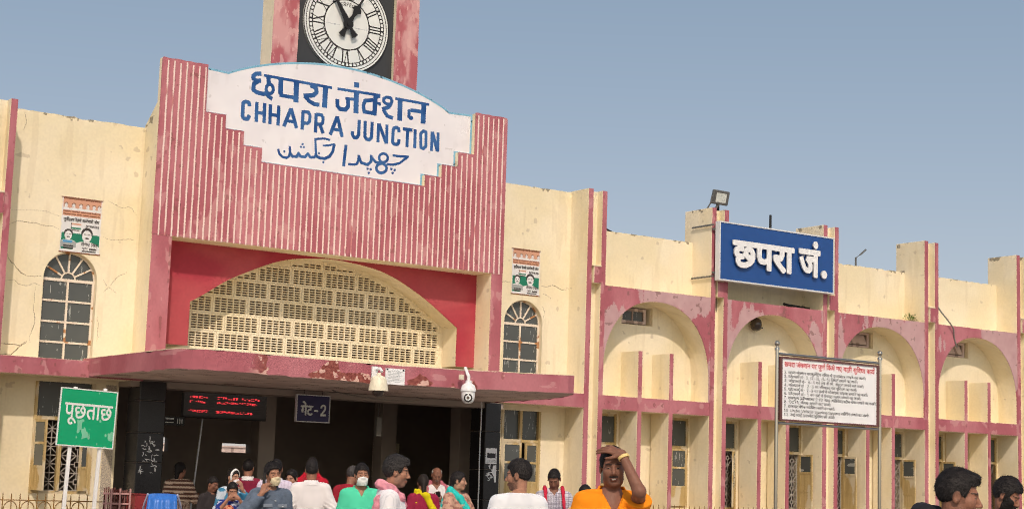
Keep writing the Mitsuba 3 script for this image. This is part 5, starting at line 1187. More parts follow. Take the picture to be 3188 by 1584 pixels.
def nets(fn, lo, hi, h):
    """surface nets of the zero set of fn on a grid"""
    lo, hi = np.asarray(lo, np.float32), np.asarray(hi, np.float32)
    n = np.maximum(np.ceil((hi-lo)/h).astype(int)+1, 3)
    ax = [lo[i]+h*np.arange(n[i], dtype=np.float32) for i in range(3)]
    G = np.stack(np.meshgrid(*ax, indexing='ij'), -1)
    D = fn(G)
    S = D < 0
    c = S[:-1, :-1, :-1].astype(np.int8)
    tot = sum(S[i:n[0]-1+i, j:n[1]-1+j, k:n[2]-1+k].astype(np.int8) for i in (0, 1) for j in (0, 1) for k in (0, 1))
    cells = (tot > 0) & (tot < 8)
    idx = -np.ones(cells.shape, int); I = np.argwhere(cells); idx[cells] = np.arange(len(I))
    acc = np.zeros((len(I), 3)); cnt = np.zeros(len(I))
    corners = [(i, j, k) for i in (0, 1) for j in (0, 1) for k in (0, 1)]
    for a in corners:
        for axi in range(3):
            if a[axi] == 1: continue
            b = list(a); b[axi] = 1
            da = D[I[:, 0]+a[0], I[:, 1]+a[1], I[:, 2]+a[2]]; db = D[I[:, 0]+b[0], I[:, 1]+b[1], I[:, 2]+b[2]]
            m = (da < 0) != (db < 0)
            t = np.where(m, da/np.where(m, da-db, 1), 0)
            p = np.array(a, float)[None]+t[:, None]*(np.arange(3) == axi)
            acc[m] += p[m]; cnt[m] += 1
    V = lo+(I+acc/np.maximum(cnt, 1)[:, None])*h
    F = []
    for axi in range(3):
        o1, o2 = [(1, 2), (2, 0), (0, 1)][axi]
        sl = [slice(None)]*3; sl2 = [slice(None)]*3
        sl[axi] = slice(0, -1); sl2[axi] = slice(1, None)
        E = S[tuple(sl)] != S[tuple(sl2)]
        Q = np.argwhere(E)
        ok = (Q[:, o1] > 0) & (Q[:, o2] > 0) & (Q[:, o1] < n[o1]-1) & (Q[:, o2] < n[o2]-1)
        Q = Q[ok]
        def cell(d1, d2):
            q = Q.copy(); q[:, o1] -= d1; q[:, o2] -= d2
            return idx[q[:, 0], q[:, 1], q[:, 2]]
        a, b, c_, d = cell(1, 1), cell(0, 1), cell(0, 0), cell(1, 0)
        ins = S[Q[:, 0], Q[:, 1], Q[:, 2]]
        f = np.stack([a, b, c_, d], 1)
        f[~ins] = f[~ins][:, ::-1]
        F.append(f)
    F = np.vstack(F); F = F[(F >= 0).all(1)]
    T_ = np.vstack([F[:, [0, 1, 2]], F[:, [0, 2, 3]]])
    return V, T_

def rotmat(yaw, pitch, roll):
    """yaw: turns to the figure's right; pitch: nods down; roll: leans to the right shoulder (degrees)"""
    y, p, r = np.radians([-yaw, -pitch, roll])
    Rz = np.array([[math.cos(y), -math.sin(y), 0], [math.sin(y), math.cos(y), 0], [0, 0, 1]])
    Rx = np.array([[1, 0, 0], [0, math.cos(p), -math.sin(p)], [0, math.sin(p), math.cos(p)]])
    Ry = np.array([[math.cos(r), 0, math.sin(r)], [0, 1, 0], [-math.sin(r), 0, math.cos(r)]])
    return Rz @ Rx @ Ry

def head_sdf(P, wide=1.0):
    A = np.abs(P[..., 0])
    Q = np.stack([A, P[..., 1], P[..., 2]], -1)
    d = ell(P, (0, -0.012, 0.035), (0.073*wide, 0.093, 0.085))
    d = smin(d, ell(P, (0, 0.020, -0.035), (0.060*wide, 0.070, 0.085)), 0.03)
    d = smin(d, ell(P, (0, 0.060, -0.098), (0.027*wide, 0.024, 0.020)), 0.03)
    d = smin(d, ell(Q, (0.048*wide, 0.0, -0.075), (0.014, 0.030, 0.030)), 0.03)
    d = smin(d, ell(Q, (0.042*wide, 0.058, -0.022), (0.022, 0.024, 0.026)), 0.025)
    d = smin(d, ell(P, (0, 0.078, 0.026), (0.050, 0.014, 0.010)), 0.018)
    d = smax(d, -ell(Q, (0.031, 0.098, 0.004), (0.017, 0.016, 0.010)), 0.012)
    d = smin(d, ell(Q, (0.031, 0.0750, 0.003), (0.0150, 0.0125, 0.0115)), 0.006)
    d = smin(d, cap(P, (0, 0.086, 0.012), (0, 0.110, -0.028), 0.0085, 0.0125), 0.012)
    d = smin(d, ell(Q, (0.012, 0.098, -0.034), (0.010, 0.011, 0.008)), 0.008)
    d = smin(d, ell(P, (0, 0.090, -0.063), (0.024, 0.011, 0.0065)), 0.006)
    d = smin(d, ell(P, (0, 0.088, -0.074), (0.021, 0.011, 0.007)), 0.006)
    e = ell(Q, (0.079*wide, -0.008, -0.004), (0.010, 0.020, 0.033))
    e = smax(e, -ell(Q, (0.091*wide, -0.004, 0.0), (0.008, 0.012, 0.020)), 0.006)
    return smin(d, e, 0.008)

def head_color(P, skin, o):
    x, y, z = P[:, 0], P[:, 1], P[:, 2]; A = np.abs(x)
    C = np.tile(np.array(skin, float), (len(P), 1))
    C *= (1+0.22*vnoise(P, 45, 3)+0.12*vnoise(P, 130, 4))[:, None]
    def mixin(m, col, k=1.0):
        w = np.clip(m, 0, 1)[:, None]*k; C[:] = C*(1-w)+np.array(col)*w
    ss = lambda a, b, v: np.clip((v-a)/(b-a), 0, 1)
    lip = (np.abs(z+0.0685) < 0.011) & (A < 0.024) & (y > 0.078)
    mixin(lip.astype(float), np.array(skin)*np.array([0.72, 0.50, 0.52]), 0.75)
    mixin(((np.abs(z+0.0685) < 0.0022) & (A < 0.022) & (y > 0.08)).astype(float), (0.03, 0.012, 0.012))
    if o.get('teeth'): mixin(((np.abs(z+0.067) < 0.0026) & (A < 0.013) & (y > 0.08)).astype(float), (0.42, 0.39, 0.35))
    eo = o.get('eye', 0.0042)
    eye = (np.abs(z-0.002) < eo*(1-((A-0.031)/0.0145)**2)) & (np.abs(A-0.031) < 0.0125) & (y > 0.074)
    mixin(eye.astype(float), (0.24, 0.20, 0.185))
    mixin((eye & (np.abs(A-0.031) < 0.0062)).astype(float), (0.012, 0.008, 0.006))
    mixin(((z > eo) & (z < eo+0.004) & (np.abs(A-0.031) < 0.015) & (y > 0.07)).astype(float), (0.02, 0.012, 0.01), 0.8)
    brow = (np.abs(z-(0.0275-0.12*np.maximum(A-0.032, 0))) < 0.0045) & (A > 0.010) & (A < 0.052) & (y > 0.055)
    mixin(brow.astype(float), (0.018, 0.012, 0.010), 0.85)
    if o.get('moustache'): mixin(((z > -0.060) & (z < -0.046+0.1*np.maximum(0.01-A, 0)) & (A < 0.030) & (y > 0.075)).astype(float), o.get('beardcol', (0.02, 0.015, 0.014)), o['moustache'])
    if o.get('stubble'):
        m = ss(-0.040, -0.058, z+0.25*np.maximum(0.03-A, 0)*0)*ss(-0.02, 0.0, y)*(A < 0.075)
        m = np.maximum(m*(y < 0.2), ((z < -0.01) & (y < 0.035) & (y > -0.005) & (A > 0.045))*0.9)
        m = m*(~lip)*(0.75+0.9*vnoise(P, 240, 6))
        mixin(m, o.get('beardcol', (0.025, 0.018, 0.016)), o['stubble'])
    if o.get('fade'):
        m = ss(-0.02, 0.03, z+0.35*(-y-0.02))*(y < 0.045)*(z > -0.06)
        mixin(m*(0.8+0.8*vnoise(P, 240, 9)), (0.02, 0.015, 0.013), o['fade'])
    return np.clip(C, 0.004, 1)

def hand_sdf(P, wr, d, n, side, curl=(0.35, 0.35, 0.4, 0.5), spread=0.06, thumb=0.7):
    """palm and five fingers: d along the hand, n out of the palm, side +1 when the thumb leaves towards cross(d, n)"""
    d = np.asarray(d, float)/np.linalg.norm(d); n = np.asarray(n, float)-np.dot(n, d)*d; n /= np.linalg.norm(n)
    l = np.cross(d, n)*side
    wr = np.asarray(wr, float)
    s = cap(P, wr, wr+d*0.03, 0.026, 0.026)
    for i in range(4): s = smin(s, cap(P, wr+d*0.02+l*(0.010*(1.5-i)), wr+d*0.088+l*0.0185*(1.5-i), 0.016, 0.0115), 0.012)
    for i, L in enumerate((0.072, 0.080, 0.075, 0.058)):
        k = wr+d*(0.090-0.004*abs(i-1))+l*0.0195*(1.5-i)
        a = curl[i]
        q, c = k, 0.0
        for sg, r1, r2 in ((0.46, 0.0100, 0.0090), (0.30, 0.0090, 0.0082), (0.24, 0.0082, 0.0066)):
            c += a*1.0
            dd = d*math.cos(c)+n*math.sin(c)+l*spread*(1.5-i)
            e = q+dd/np.linalg.norm(dd)*L*sg*1.08
            s = smin(s, cap(P, q, e, r1, r2), 0.004); q = e
    t0 = wr+d*0.022+l*0.026+n*0.006
    t1 = t0+(d*0.75+l*thumb+n*0.25)*0.042; t2 = t1+(d*0.95+l*thumb*0.45+n*0.3)*0.032
    s = smin(s, cap(P, t0, t1, 0.0145, 0.0105), 0.010)
    return smin(s, cap(P, t1, t2, 0.0105, 0.0078), 0.004)

HC = np.array((0.0, 0.022, 1.580))     # head centre; figures are built 1.70 m tall and scaled
def person(name, label, pos, az, h, skin, head=(0, 0, 0), hairfn='short', top=None, arms=None, opts=None, lean=0.0, bottom=None, res=1.0, group=None, extras=None, haircol=(0.012, 0.010, 0.010), hoff=(0, 0, 0)):
    o = opts or {}
    key = thing(name, label, 'person', group)
    s = h/1.712
    a = math.radians(az)
    R = np.array([[math.cos(a), math.sin(a), 0], [-math.sin(a), math.cos(a), 0], [0, 0, 1]])
    lr = math.radians(lean)
    def bend(V):
        V = np.array(V, float)
        t = np.clip((V[:, 2]-0.95)/0.3, 0, 1)*lr
        y, z = V[:, 1].copy(), V[:, 2]-0.95
        V[:, 1] = np.where(z > 0, y*np.cos(t)+z*np.sin(t), y); V[:, 2] = np.where(z > 0, z*np.cos(t)-y*np.sin(t), z)+0.95
        return V
    def emit(part, V, F, C, m):
        W = (bend(V)*s) @ R.T+np.array((pos[0], pos[1], 0.0))
        k = nm(key+'__'+part)
        scene[k] = mikit.ply((W, F), m, True, color=np.clip(C, 0.002, 0.95))
        return k
    wide = o.get('wide', 1.0)
    B_ = o.get('build', 1.0)
    arms = arms or {}
    J = {}
    for sd in (-1, 1):
        ar = arms.get(sd, {})
        sh = np.array((0.166*sd*B_, -0.012, 1.352))
        el = np.array(ar.get('elbow', (0.225*sd*B_, -0.035, 1.075))); wr = np.array(ar.get('wrist', (0.245*sd*B_, 0.045, 0.835)))
        J[sd] = (sh, el, wr, ar)
    HR = rotmat(*head)
    hc = HC+np.array(hoff)
    npv = np.array((0, -0.018, 1.475))
    def to_head(P): return (P-hc.astype(np.float32)) @ HR.astype(np.float32)
    hs = o.get('headscale', 1.0)
    # skin: head, neck, trunk, arms, hands, legs in one mesh
    Vs, Fs, Cs, nv = [], [], [], 0
    def grow(fn, lo, hi, hh, col):
        nonlocal nv
        V, F = nets(fn, lo, hi, hh)
        Vs.append(V); Fs.append(F+nv); Cs.append(col(V)); nv += len(V)
    def neck(P): return cap(P, (0, -0.022, 1.37), hc+HR @ np.array((0, -0.018, -0.05)), 0.058*B_**0.5, 0.052)
    def fhead(P):
        return smin(head_sdf(to_head(P)/hs, wide)*hs, neck(P), 0.02)
    grow(fhead, hc-np.array((0.13, 0.15, 0.20)), hc+np.array((0.13, 0.15, 0.15)), 0.0042*res if res < 1.6 else 0.0062, lambda V: head_color(((V-hc) @ HR)/hs, skin, o))
    def ftrunk(P):
        d = ell(P, (0, 0, 1.22), (0.150*B_, 0.100, 0.18))
        for sd in (-1, 1): d = smin(d, cap(P, (0.03*sd, -0.02, 1.395), (0.15*sd*B_, -0.012, 1.350), 0.05, 0.046), 0.05)
        d = smin(d, cap(P, (0, -0.02, 1.43), (0, -0.015, 1.36), 0.054, 0.08), 0.05)
        d = smin(d, ell(P, (0, 0.005, 0.98), (0.145*B_, 0.10, 0.17)), 0.06)
        for sd in (-1, 1):
            d = smin(d, chain(P, [(0.085*sd, 0, 0.92), (0.095*sd, 0.02, 0.50), (0.10*sd, -0.02, 0.09), (0.11*sd, 0.10, 0.045)], (0.082, 0.054, 0.036, 0.034)), 0.03)
        return d
    grow(ftrunk, (-0.26, -0.16, 0.0), (0.26, 0.2, 1.48), 0.022, lambda V: np.tile(np.array(skin), (len(V), 1)))
    for sd in (-1, 1):
        sh, el, wr, ar = J[sd]
        hd = np.array(ar.get('hand', (0.02*sd, 0.12, -1.0)), float); hn = np.array(ar.get('palm', (-1.0*sd, 0.0, 0.0)), float)
        sg = ar.get('side', 1 if np.dot(np.cross(hd, hn), ar.get('thumb_to', (0, 1, 0))) > 0 else -1)
        def farm(P): return smin(chain(P, [sh, el, wr], (0.048*B_, 0.040*B_, 0.027)), hand_sdf(P, wr, hd, hn, sg, ar.get('curl', (0.3, 0.35, 0.4, 0.45)), ar.get('spread', 0.06), ar.get('thumb', 0.7)), 0.012)
        hh = wr+hd/np.linalg.norm(hd)*0.1
        pts = np.array([el, wr, hh]); 
        grow(farm, pts.min(0)-0.085, pts.max(0)+0.085, 0.0055 if res < 1.6 else 0.0085, lambda V: np.tile(np.array(skin), (len(V), 1))*(1+0.25*vnoise(V, 40, 5))[:, None])
    emit('body', np.vstack(Vs), np.vstack(Fs), np.vstack(Cs), 'skin')
    # hair
    def hair_sdf(P, kind):
        Q = to_head(P)/hs
        y, z, A = Q[..., 1], Q[..., 2], np.abs(Q[..., 0])
        th = o.get('hairthick', 0.012)*0.85
        sh = ell(Q, (0, -0.010, 0.041), (0.074*wide+th*0.75, 0.096+th, 0.088+th*1.25))
        if kind == 'long': zl = np.interp(y, [-0.09, -0.03, 0.01, 0.045, 0.075, 0.1], [-0.16, -0.14, -0.05, 0.015, 0.070, 0.085])
        elif kind == 'bald': zl = np.interp(y, [-0.1, -0.05, -0.01, 0.02, 0.03], [-0.06, -0.04, -0.01, 0.05, 0.2])
        else: zl = np.interp(y, [-0.095, -0.05, -0.018, 0.012, 0.030, 0.055, 0.085, 0.11], [-0.070, -0.052, -0.005, 0.015, -0.01 if o.get('burns') else 0.035, 0.060, 0.072+o.get('fringe', 0.0), 0.078])
        zl = addn(zl-z, Q, lambda q: 0.016*vnoise(q, (45, 45, 45), 10), 0.03)+z
        d = smax(sh, (zl-z)*0.8, 0.006)
        if kind == 'bald': d = smax(d, z-0.075, 0.01)
        if kind == 'long': d = smin(d, cap(Q, (0, -0.085, -0.02), (0, -0.09, -0.15), 0.042, 0.030), 0.03)
        if kind == 'bun': pass
        if o.get('quiff'): d = smin(d, ell(Q, (0.0, 0.066, 0.100), (0.052, 0.030*o['quiff'], 0.022)), 0.025)
        if o.get('curl'): d = addn(d, Q, lambda q: -0.012*np.abs(vnoise(q, (70, 70, 70), 21)), 0.03)
        return addn(d, Q, lambda q: (0.008 if res < 1.0 else 0.012)*(vnoise(q, (60, 22, 60), 11)*0.45+vnoise(q, (130, 40, 130), 12)*0.55), 0.03)*hs
    if hairfn:
        hh = 0.0050*res if res < 1.6 else 0.0075
        low = 0.24 if hairfn == 'long' else 0.14
        V, F = nets(lambda P: hair_sdf(P, hairfn), hc-np.array((0.13, 0.15, low)), hc+np.array((0.13, 0.15, 0.17)), hh)
        hcol = np.tile(np.array(haircol), (len(V), 1))*(1+1.1*vnoise(V, (150, 150, 60), 13))[:, None]
        if hairfn in ('short', 'long') and res <= 1.4:
            # loose strands lying over the mass of the hair
            rg = np.random.default_rng(len(scene))
            tri = V[F]; nr = np.cross(tri[:, 1]-tri[:, 0], tri[:, 2]-tri[:, 0]); ar_ = np.linalg.norm(nr, axis=1)
            q = rg.choice(len(F), 4200, p=ar_/ar_.sum()); bc_ = rg.dirichlet((1, 1, 1), 4200)
            P0 = (tri[q]*bc_[:, :, None]).sum(1); N0 = nr[q]/ar_[q][:, None]
            L0 = (P0-hc) @ HR
            out_ = (L0[:, 2] > -0.09) & (((L0/np.array((0.074, 0.094, 0.088)))**2).sum(1) > 0.9)
            P0, N0, L0 = P0[out_], N0[out_], L0[out_]
            k = len(P0)
            up = np.clip((L0[:, 2]-0.07)/0.04, 0, 1)[:, None]
            fl = (np.array((0.0, -0.25, -1.0))*(1-up)+np.array((0.35, 0.9, 0.0))*up) @ HR.T
            if o.get('curl'): fl = fl*0.3
            fl = fl+rg.normal(0, 0.45, (k, 3)); fl -= (fl*N0).sum(1)[:, None]*N0
            fl /= np.linalg.norm(fl, axis=1)[:, None]+1e-9
            dv = fl*0.85+N0*rg.uniform(0.05, 0.4, (k, 1)); dv /= np.linalg.norm(dv, axis=1)[:, None]
            sd_ = np.cross(dv, N0); sd_ /= np.linalg.norm(sd_, axis=1)[:, None]+1e-9
            ln = rg.uniform(0.008, 0.024, (k, 1)); wd_ = 0.0016
            bl = np.stack([P0-sd_*wd_, P0+sd_*wd_, P0+dv*ln], 1).reshape(-1, 3)
            F = np.vstack([F, len(V)+np.arange(3*k).reshape(-1, 3)])
            hcol = np.vstack([hcol, np.repeat(np.array(haircol)*rg.uniform(0.5, 3.2, (k, 1)), 3, 0)]); V = np.vstack([V, bl])
        if hairfn == 'bald': hcol = np.tile(np.array((0.30, 0.29, 0.28)), (len(V), 1))
        emit('hair', V, F, hcol, 'hair')
    if o.get('beard'):
        def fb(P):
            Q = to_head(P)/hs
            y, z, A = Q[..., 1], Q[..., 2], np.abs(Q[..., 0])
            d = head_sdf(Q, wide)-0.009
            zt = np.interp(A, [0.0, 0.028, 0.04, 0.058, 0.08], [-0.082, -0.060, -0.050, -0.012, 0.03])
            d = smax(d, z-zt, 0.006)
            m = smax(head_sdf(Q, wide)-0.006, smax(np.abs(z+0.050)-0.008, A-0.036, 0.004), 0.004)
            d = smin(d, m, 0.006)
            d = smax(d, 0.0-y+0.005, 0.01)
            return addn(d, Q, lambda q: 0.006*vnoise(q, (120, 120, 120), 14), 0.03)*hs
        V, F = nets(fb, hc-np.array((0.12, 0.12, 0.16)), hc+np.array((0.12, 0.16, 0.08)), 0.005)
        emit('beard', V, F, np.tile(np.array(o.get('beardcol', (0.014, 0.011, 0.010))), (len(V), 1))*(1+0.9*vnoise(V, 130, 15))[:, None], 'hair')
    # clothing
    if top:
        sl = top.get('sleeve', 'long'); loose = top.get('loose', 0.020); hem = top.get('hem', 0.80)
        col = top['col'] if callable(top['col']) else (lambda V, c=np.array(top['col'], float): np.tile(c, (len(V), 1)))
        fold = top.get('fold', 0.016); nk = top.get('neck', 0.060)
        def ftop(P):
            d = ell(P, (0, 0.0, 1.22), (0.158*B_, 0.112*o.get('belly', 1.0), 0.185))
            for sd in (-1, 1): d = smin(d, cap(P, (0.03*sd, -0.02, 1.398), (0.152*sd*B_, -0.012, 1.350), 0.050, 0.047), 0.045)
            d = smin(d, cap(P, (0, -0.022, 1.425), (0, -0.015, 1.36), 0.058, 0.085), 0.04)
            d = smin(d, ell(P, (0, 0.01, 1.0), (0.155*B_, 0.122*o.get('belly', 1.0), 0.26)), 0.06)
            if hem < 0.7:
                d = smin(d, cap(P, (0, 0, 0.95), (0, 0, hem-0.1), 0.15, top.get('skirt', 0.21)), 0.08)
            for sd in (-1, 1):
                sh, el, wr, ar = J[sd]
                if sl == 'long': q = chain(P, [sh, el, wr], (0.052*B_, 0.044*B_, 0.036))
                elif sl == 'short':
                    e2 = sh+(el-sh)*top.get('slen', 0.62); q = cap(P, sh, e2, 0.052*B_, 0.058*B_)
                    dr_ = (el-sh)/np.linalg.norm(el-sh)
                    q = smax(q, (P-e2.astype(np.float32)) @ dr_.astype(np.float32), 0.006)
                else: q = cap(P, sh, sh+(el-sh)*0.08, 0.055, 0.05)
                d = smin(d, q, 0.035)
            d = d-loose
            def folds(p):
                am = fold*(0.45+1.1*np.clip((1.25-p[:, 2])/0.35, 0, 1))
                f1 = vnoise(p, (9, 9, 4.5), 31)+0.6*vnoise(p+0.3*p[:, [2, 0, 1]], (17, 17, 9), 32)
                w_ = p+0.05*np.stack([vnoise(p, 8, 35), vnoise(p, 8, 36), vnoise(p, 8, 37)], -1)
                return f1*am+am*1.3*(0.16-np.abs(vnoise(w_, (8, 8, 5.0), 34)))+am*0.8*(0.16-np.abs(vnoise(w_, (15, 15, 11), 38)))
            d = addn(d, P, folds)
            for sd in (-1, 1):
                sh, el, wr, ar = J[sd]
                q = np.sqrt(((P-el.astype(np.float32))**2).sum(-1))
                d = d+np.exp(-(q/0.11)**2)*0.012*np.sin((P[..., 2]*0.8+P[..., 0]*0.6*sd+P[..., 1]*0.4)*150)
            d = smax(d, hem-P[..., 2], 0.01)
            if sl == 'long':
                for sd in (-1, 1):
                    sh, el, wr, ar = J[sd]
                    ddv = (wr-el)/np.linalg.norm(wr-el)
                    near = np.sqrt(((P-wr.astype(np.float32))**2).sum(-1))
                    cut = (P-(wr-ddv*0.012).astype(np.float32)) @ ddv.astype(np.float32)
                    d = np.where(near < 0.11, smax(d, cut, 0.006), d)
            # neck opening
            ax = np.sqrt(P[..., 0]**2+(P[..., 1]+0.012)**2)
            up = P[..., 2]-1.405-0.25*np.maximum(-P[..., 1], 0)
            d = smax(d, np.minimum(nk-ax, 0.2)*1.0+0*up-np.where(P[..., 2] < 1.36, 1.0, 0.0), 0.006) if top.get('crew') else d
            if top.get('vneck'):
                v = np.abs(P[..., 0])-0.45*np.maximum(P[..., 2]-top['vneck'], 0)
                d = smax(d, -np.maximum(v, 0.02-P[..., 1]), 0.004)
            d = smax(d, P[..., 2]-1.442+0.55*np.maximum(P[..., 1]-0.0, 0), 0.008)
            return d
        allp = np.array([j for sd in (-1, 1) for j in J[sd][:3]]+[(0.24*B_, 0.17, 1.47), (-0.24*B_, -0.17, hem-0.01)])
        V, F = nets(ftop, np.minimum(allp.min(0)-0.10, (-0.27, -0.2, hem-0.03)), np.maximum(allp.max(0)+0.10, (0.27, 0.22, 1.5)), top.get('res', 0.0095*res))
        emit(top.get('name', 'shirt'), V, F, col(V), 'cloth')
        if top.get('collar'):
            cc = np.array(top.get('collarcol', top['col'] if not callable(top['col']) else (0.6, 0.6, 0.6)), float)
            gap = top.get('gap', 0.022)
            def fc_(P):
                z = P[..., 2]; ax = np.sqrt((P[..., 0]*0.98)**2+(P[..., 1]+0.016)**2)
                zc = 1.430-0.42*np.maximum(P[..., 1]+0.0, 0)
                r = 0.078+0.60*np.maximum(zc+0.026-z, 0)
                d = np.abs(ax-r)-0.0065
                d = smax(d, z-(zc+0.036), 0.004); d = smax(d, (zc-0.030)-z, 0.004)
                op = np.maximum(np.abs(P[..., 0])-(gap+1.1*np.maximum(z-1.375, 0)*top.get('flare', 0.35)), 0.0-P[..., 1])
                return smax(d, -op, 0.004)
            V, F = nets(fc_, (-0.17, -0.16, 1.31), (0.17, 0.16, 1.50), 0.0065 if res < 1.6 else 0.009)
            if len(V): emit('collar', V, F, np.tile(cc, (len(V), 1)), 'cloth')
    if bottom is not False:
        bc = np.array((bottom or {}).get('col', (0.05, 0.055, 0.08)), float)
        def fbot(P):
            d = ell(P, (0, 0.0, 0.93), (0.158*B_, 0.118, 0.15))
            for sd in (-1, 1): d = smin(d, chain(P, [(0.085*sd, 0, 0.90), (0.098*sd, 0.02, 0.50), (0.102*sd, -0.015, 0.085)], (0.100, 0.075, 0.062)), 0.02)
            d = addn(d, P, lambda p: 0.008*vnoise(p, (10, 10, 7), 41))
            return smax(smax(d, P[..., 2]-1.0, 0.01), 0.07-P[..., 2], 0.01)
        if not (top and top.get('hem', 0.8) < 0.2):
            V, F = nets(fbot, (-0.26, -0.17, 0.05), (0.26, 0.17, 1.03), 0.018)
            emit('trousers', V, F, np.tile(bc, (len(V), 1)), 'cloth')
        V, F = nets(lambda P: np.minimum(smin(cap(P, (0.105, -0.05, 0.035), (0.12, 0.13, 0.03), 0.042, 0.036), ell(P, (0.105, -0.03, 0.07), (0.042, 0.05, 0.04)), 0.02), smin(cap(P, (-0.105, -0.05, 0.035), (-0.12, 0.13, 0.03), 0.042, 0.036), ell(P, (-0.105, -0.03, 0.07), (0.042, 0.05, 0.04)), 0.02)), (-0.2, -0.12, -0.02), (0.2, 0.2, 0.14), 0.014)
        emit('shoes', V, F, np.tile((0.03, 0.025, 0.02), (len(V), 1)), 'cloth')
    if o.get('mask'):
        def fm(P):
            Q = to_head(P)/hs
            d = smin(head_sdf(Q, wide), ell(Q, (0, 0.045, -0.058), (0.052*wide, 0.056, 0.050)), 0.02)
            d = np.abs(d-0.007)-0.004
            d = smax(d, 0.022-Q[..., 1], 0.004); d = smax(d, Q[..., 2]+0.012+0.30*np.abs(Q[..., 0]), 0.003); d = smax(d, -0.118-Q[..., 2], 0.003); d = smax(d, np.abs(Q[..., 0])-0.060*wide, 0.003)
            d = addn(d, Q, lambda q: 0.004*vnoise(q, (30, 30, 90), 17), 0.03)
            e = np.minimum(cap(Q, (0.058, 0.03, -0.035), (0.082, -0.01, 0.005), 0.003, 0.003), cap(Q, (-0.058, 0.03, -0.035), (-0.082, -0.01, 0.005), 0.003, 0.003))
            return np.minimum(d, e)*hs
        V, F = nets(fm, hc-np.array((0.12, 0.13, 0.15)), hc+np.array((0.12, 0.15, 0.06)), 0.0055)
        emit('face_mask', V, F, np.tile(np.array(o['mask']), (len(V), 1)), 'cloth')
    for nme, fn, lo, hi, hh, col, m in (extras(dict(J=J, hc=hc, HR=HR, to_head=to_head, hs=hs)) if extras else []):
        V, F = nets(fn, lo, hi, hh)
        if len(V): emit(nme, V, F, col(V) if callable(col) else np.tile(np.array(col, float), (len(V), 1)), m)
    return key, (lambda V: (bend(V)*s) @ R.T+np.array((pos[0], pos[1], 0.0)))

def held(name, label, cat_, xf, mesh, m):
    """a thing worn or held: built in the figure's frame, a thing of its own"""
    v = xf(np.array(mesh.vertices)); k = add(None, name, trimesh.Trimesh(v, mesh.faces, process=False), m, 50)
    return tag(k, label, cat_)

SK1, SK2, SK3, SK4 = (0.34, 0.165, 0.105), (0.27, 0.122, 0.077), (0.21, 0.095, 0.062), (0.40, 0.215, 0.145)
def stripes(axis, f, c1, c2, duty=0.5, wob=0.0):
    c1, c2 = np.array(c1), np.array(c2)
    def fn(V):
        t = V[:, axis]*f+wob*vnoise(V, 6, 51)
        m = ((t % 1.0) < duty).astype(float)[:, None]
        return c1*m+c2*(1-m)
    return fn
def mottle(c1, c2, f, th=0.0, seed=61):
    c1, c2 = np.array(c1), np.array(c2)
    def fn(V):
        m = (vnoise(V, f, seed)+0.5*vnoise(V, np.asarray(f)*2.1, seed+1) > th).astype(float)[:, None]
        return c1*m+c2*(1-m)
    return fn
def plaid(V):
    c = np.tile((0.62, 0.60, 0.66), (len(V), 1))
    u = np.where(np.abs(V[:, 0]) > 0.2, V[:, 0]*0.6+V[:, 1], V[:, 0])
    for f, ph, w, k in ((26, 0.0, 0.30, 0.42), (26, 0.5, 0.10, 0.55)):
        for t in (u*f+ph, V[:, 2]*f*0.8+ph): c = np.where(((t % 1.0) < w)[:, None], c*np.array((k, k*0.98, k*1.1))[None]+0.06*(k < 0.5), c)
    return c

# ---- the crowd, nearest first
# man in the right foreground, in profile
def hood(c):
    pts = [(-0.12, -0.04, 1.43), (-0.07, -0.12, 1.475), (0.0, -0.15, 1.485), (0.07, -0.12, 1.475), (0.12, -0.04, 1.43)]
    return [('hood', lambda P: addn(chain(P, pts, [0.045, 0.055, 0.058, 0.055, 0.045], 0.03), P, lambda p: 0.014*vnoise(p, (26, 26, 26), 99)), (-0.22, -0.26, 1.34), (0.22, 0.08, 1.58), 0.009, (0.02, 0.02, 0.024), 'cloth')]
RK, xf = person('person', 'nearest man at right in profile, short black hair faded over the ear, dark jacket', (6.23, 5.37), 152, 1.635, SK2, head=(-14, 8, 0), hairfn='short', res=0.92,
    top=dict(name='jacket', col=(0.02, 0.02, 0.024), sleeve='long', collar=True, collarcol=(0.018, 0.018, 0.022), loose=0.026, gap=0.05), opts=dict(fade=0.75, stubble=0.45, moustache=0.5, hairthick=0.012, burns=True, fringe=-0.006, quiff=0.9), extras=hood)
# bearded man looking down at the right edge
person('person', 'bearded man in a grey jacket looking down at the right edge', (10.18, 8.29), 190, 1.66, SK2, head=(-34, 26, 0), hairfn='short', res=1.0,
    top=dict(name='jacket', col=(0.17, 0.18, 0.21), sleeve='long', collar=True, collarcol=(0.02, 0.02, 0.022), loose=0.024, gap=0.03), opts=dict(beard=True, hairthick=0.020, burns=True, fringe=-0.012, fade=0.8))
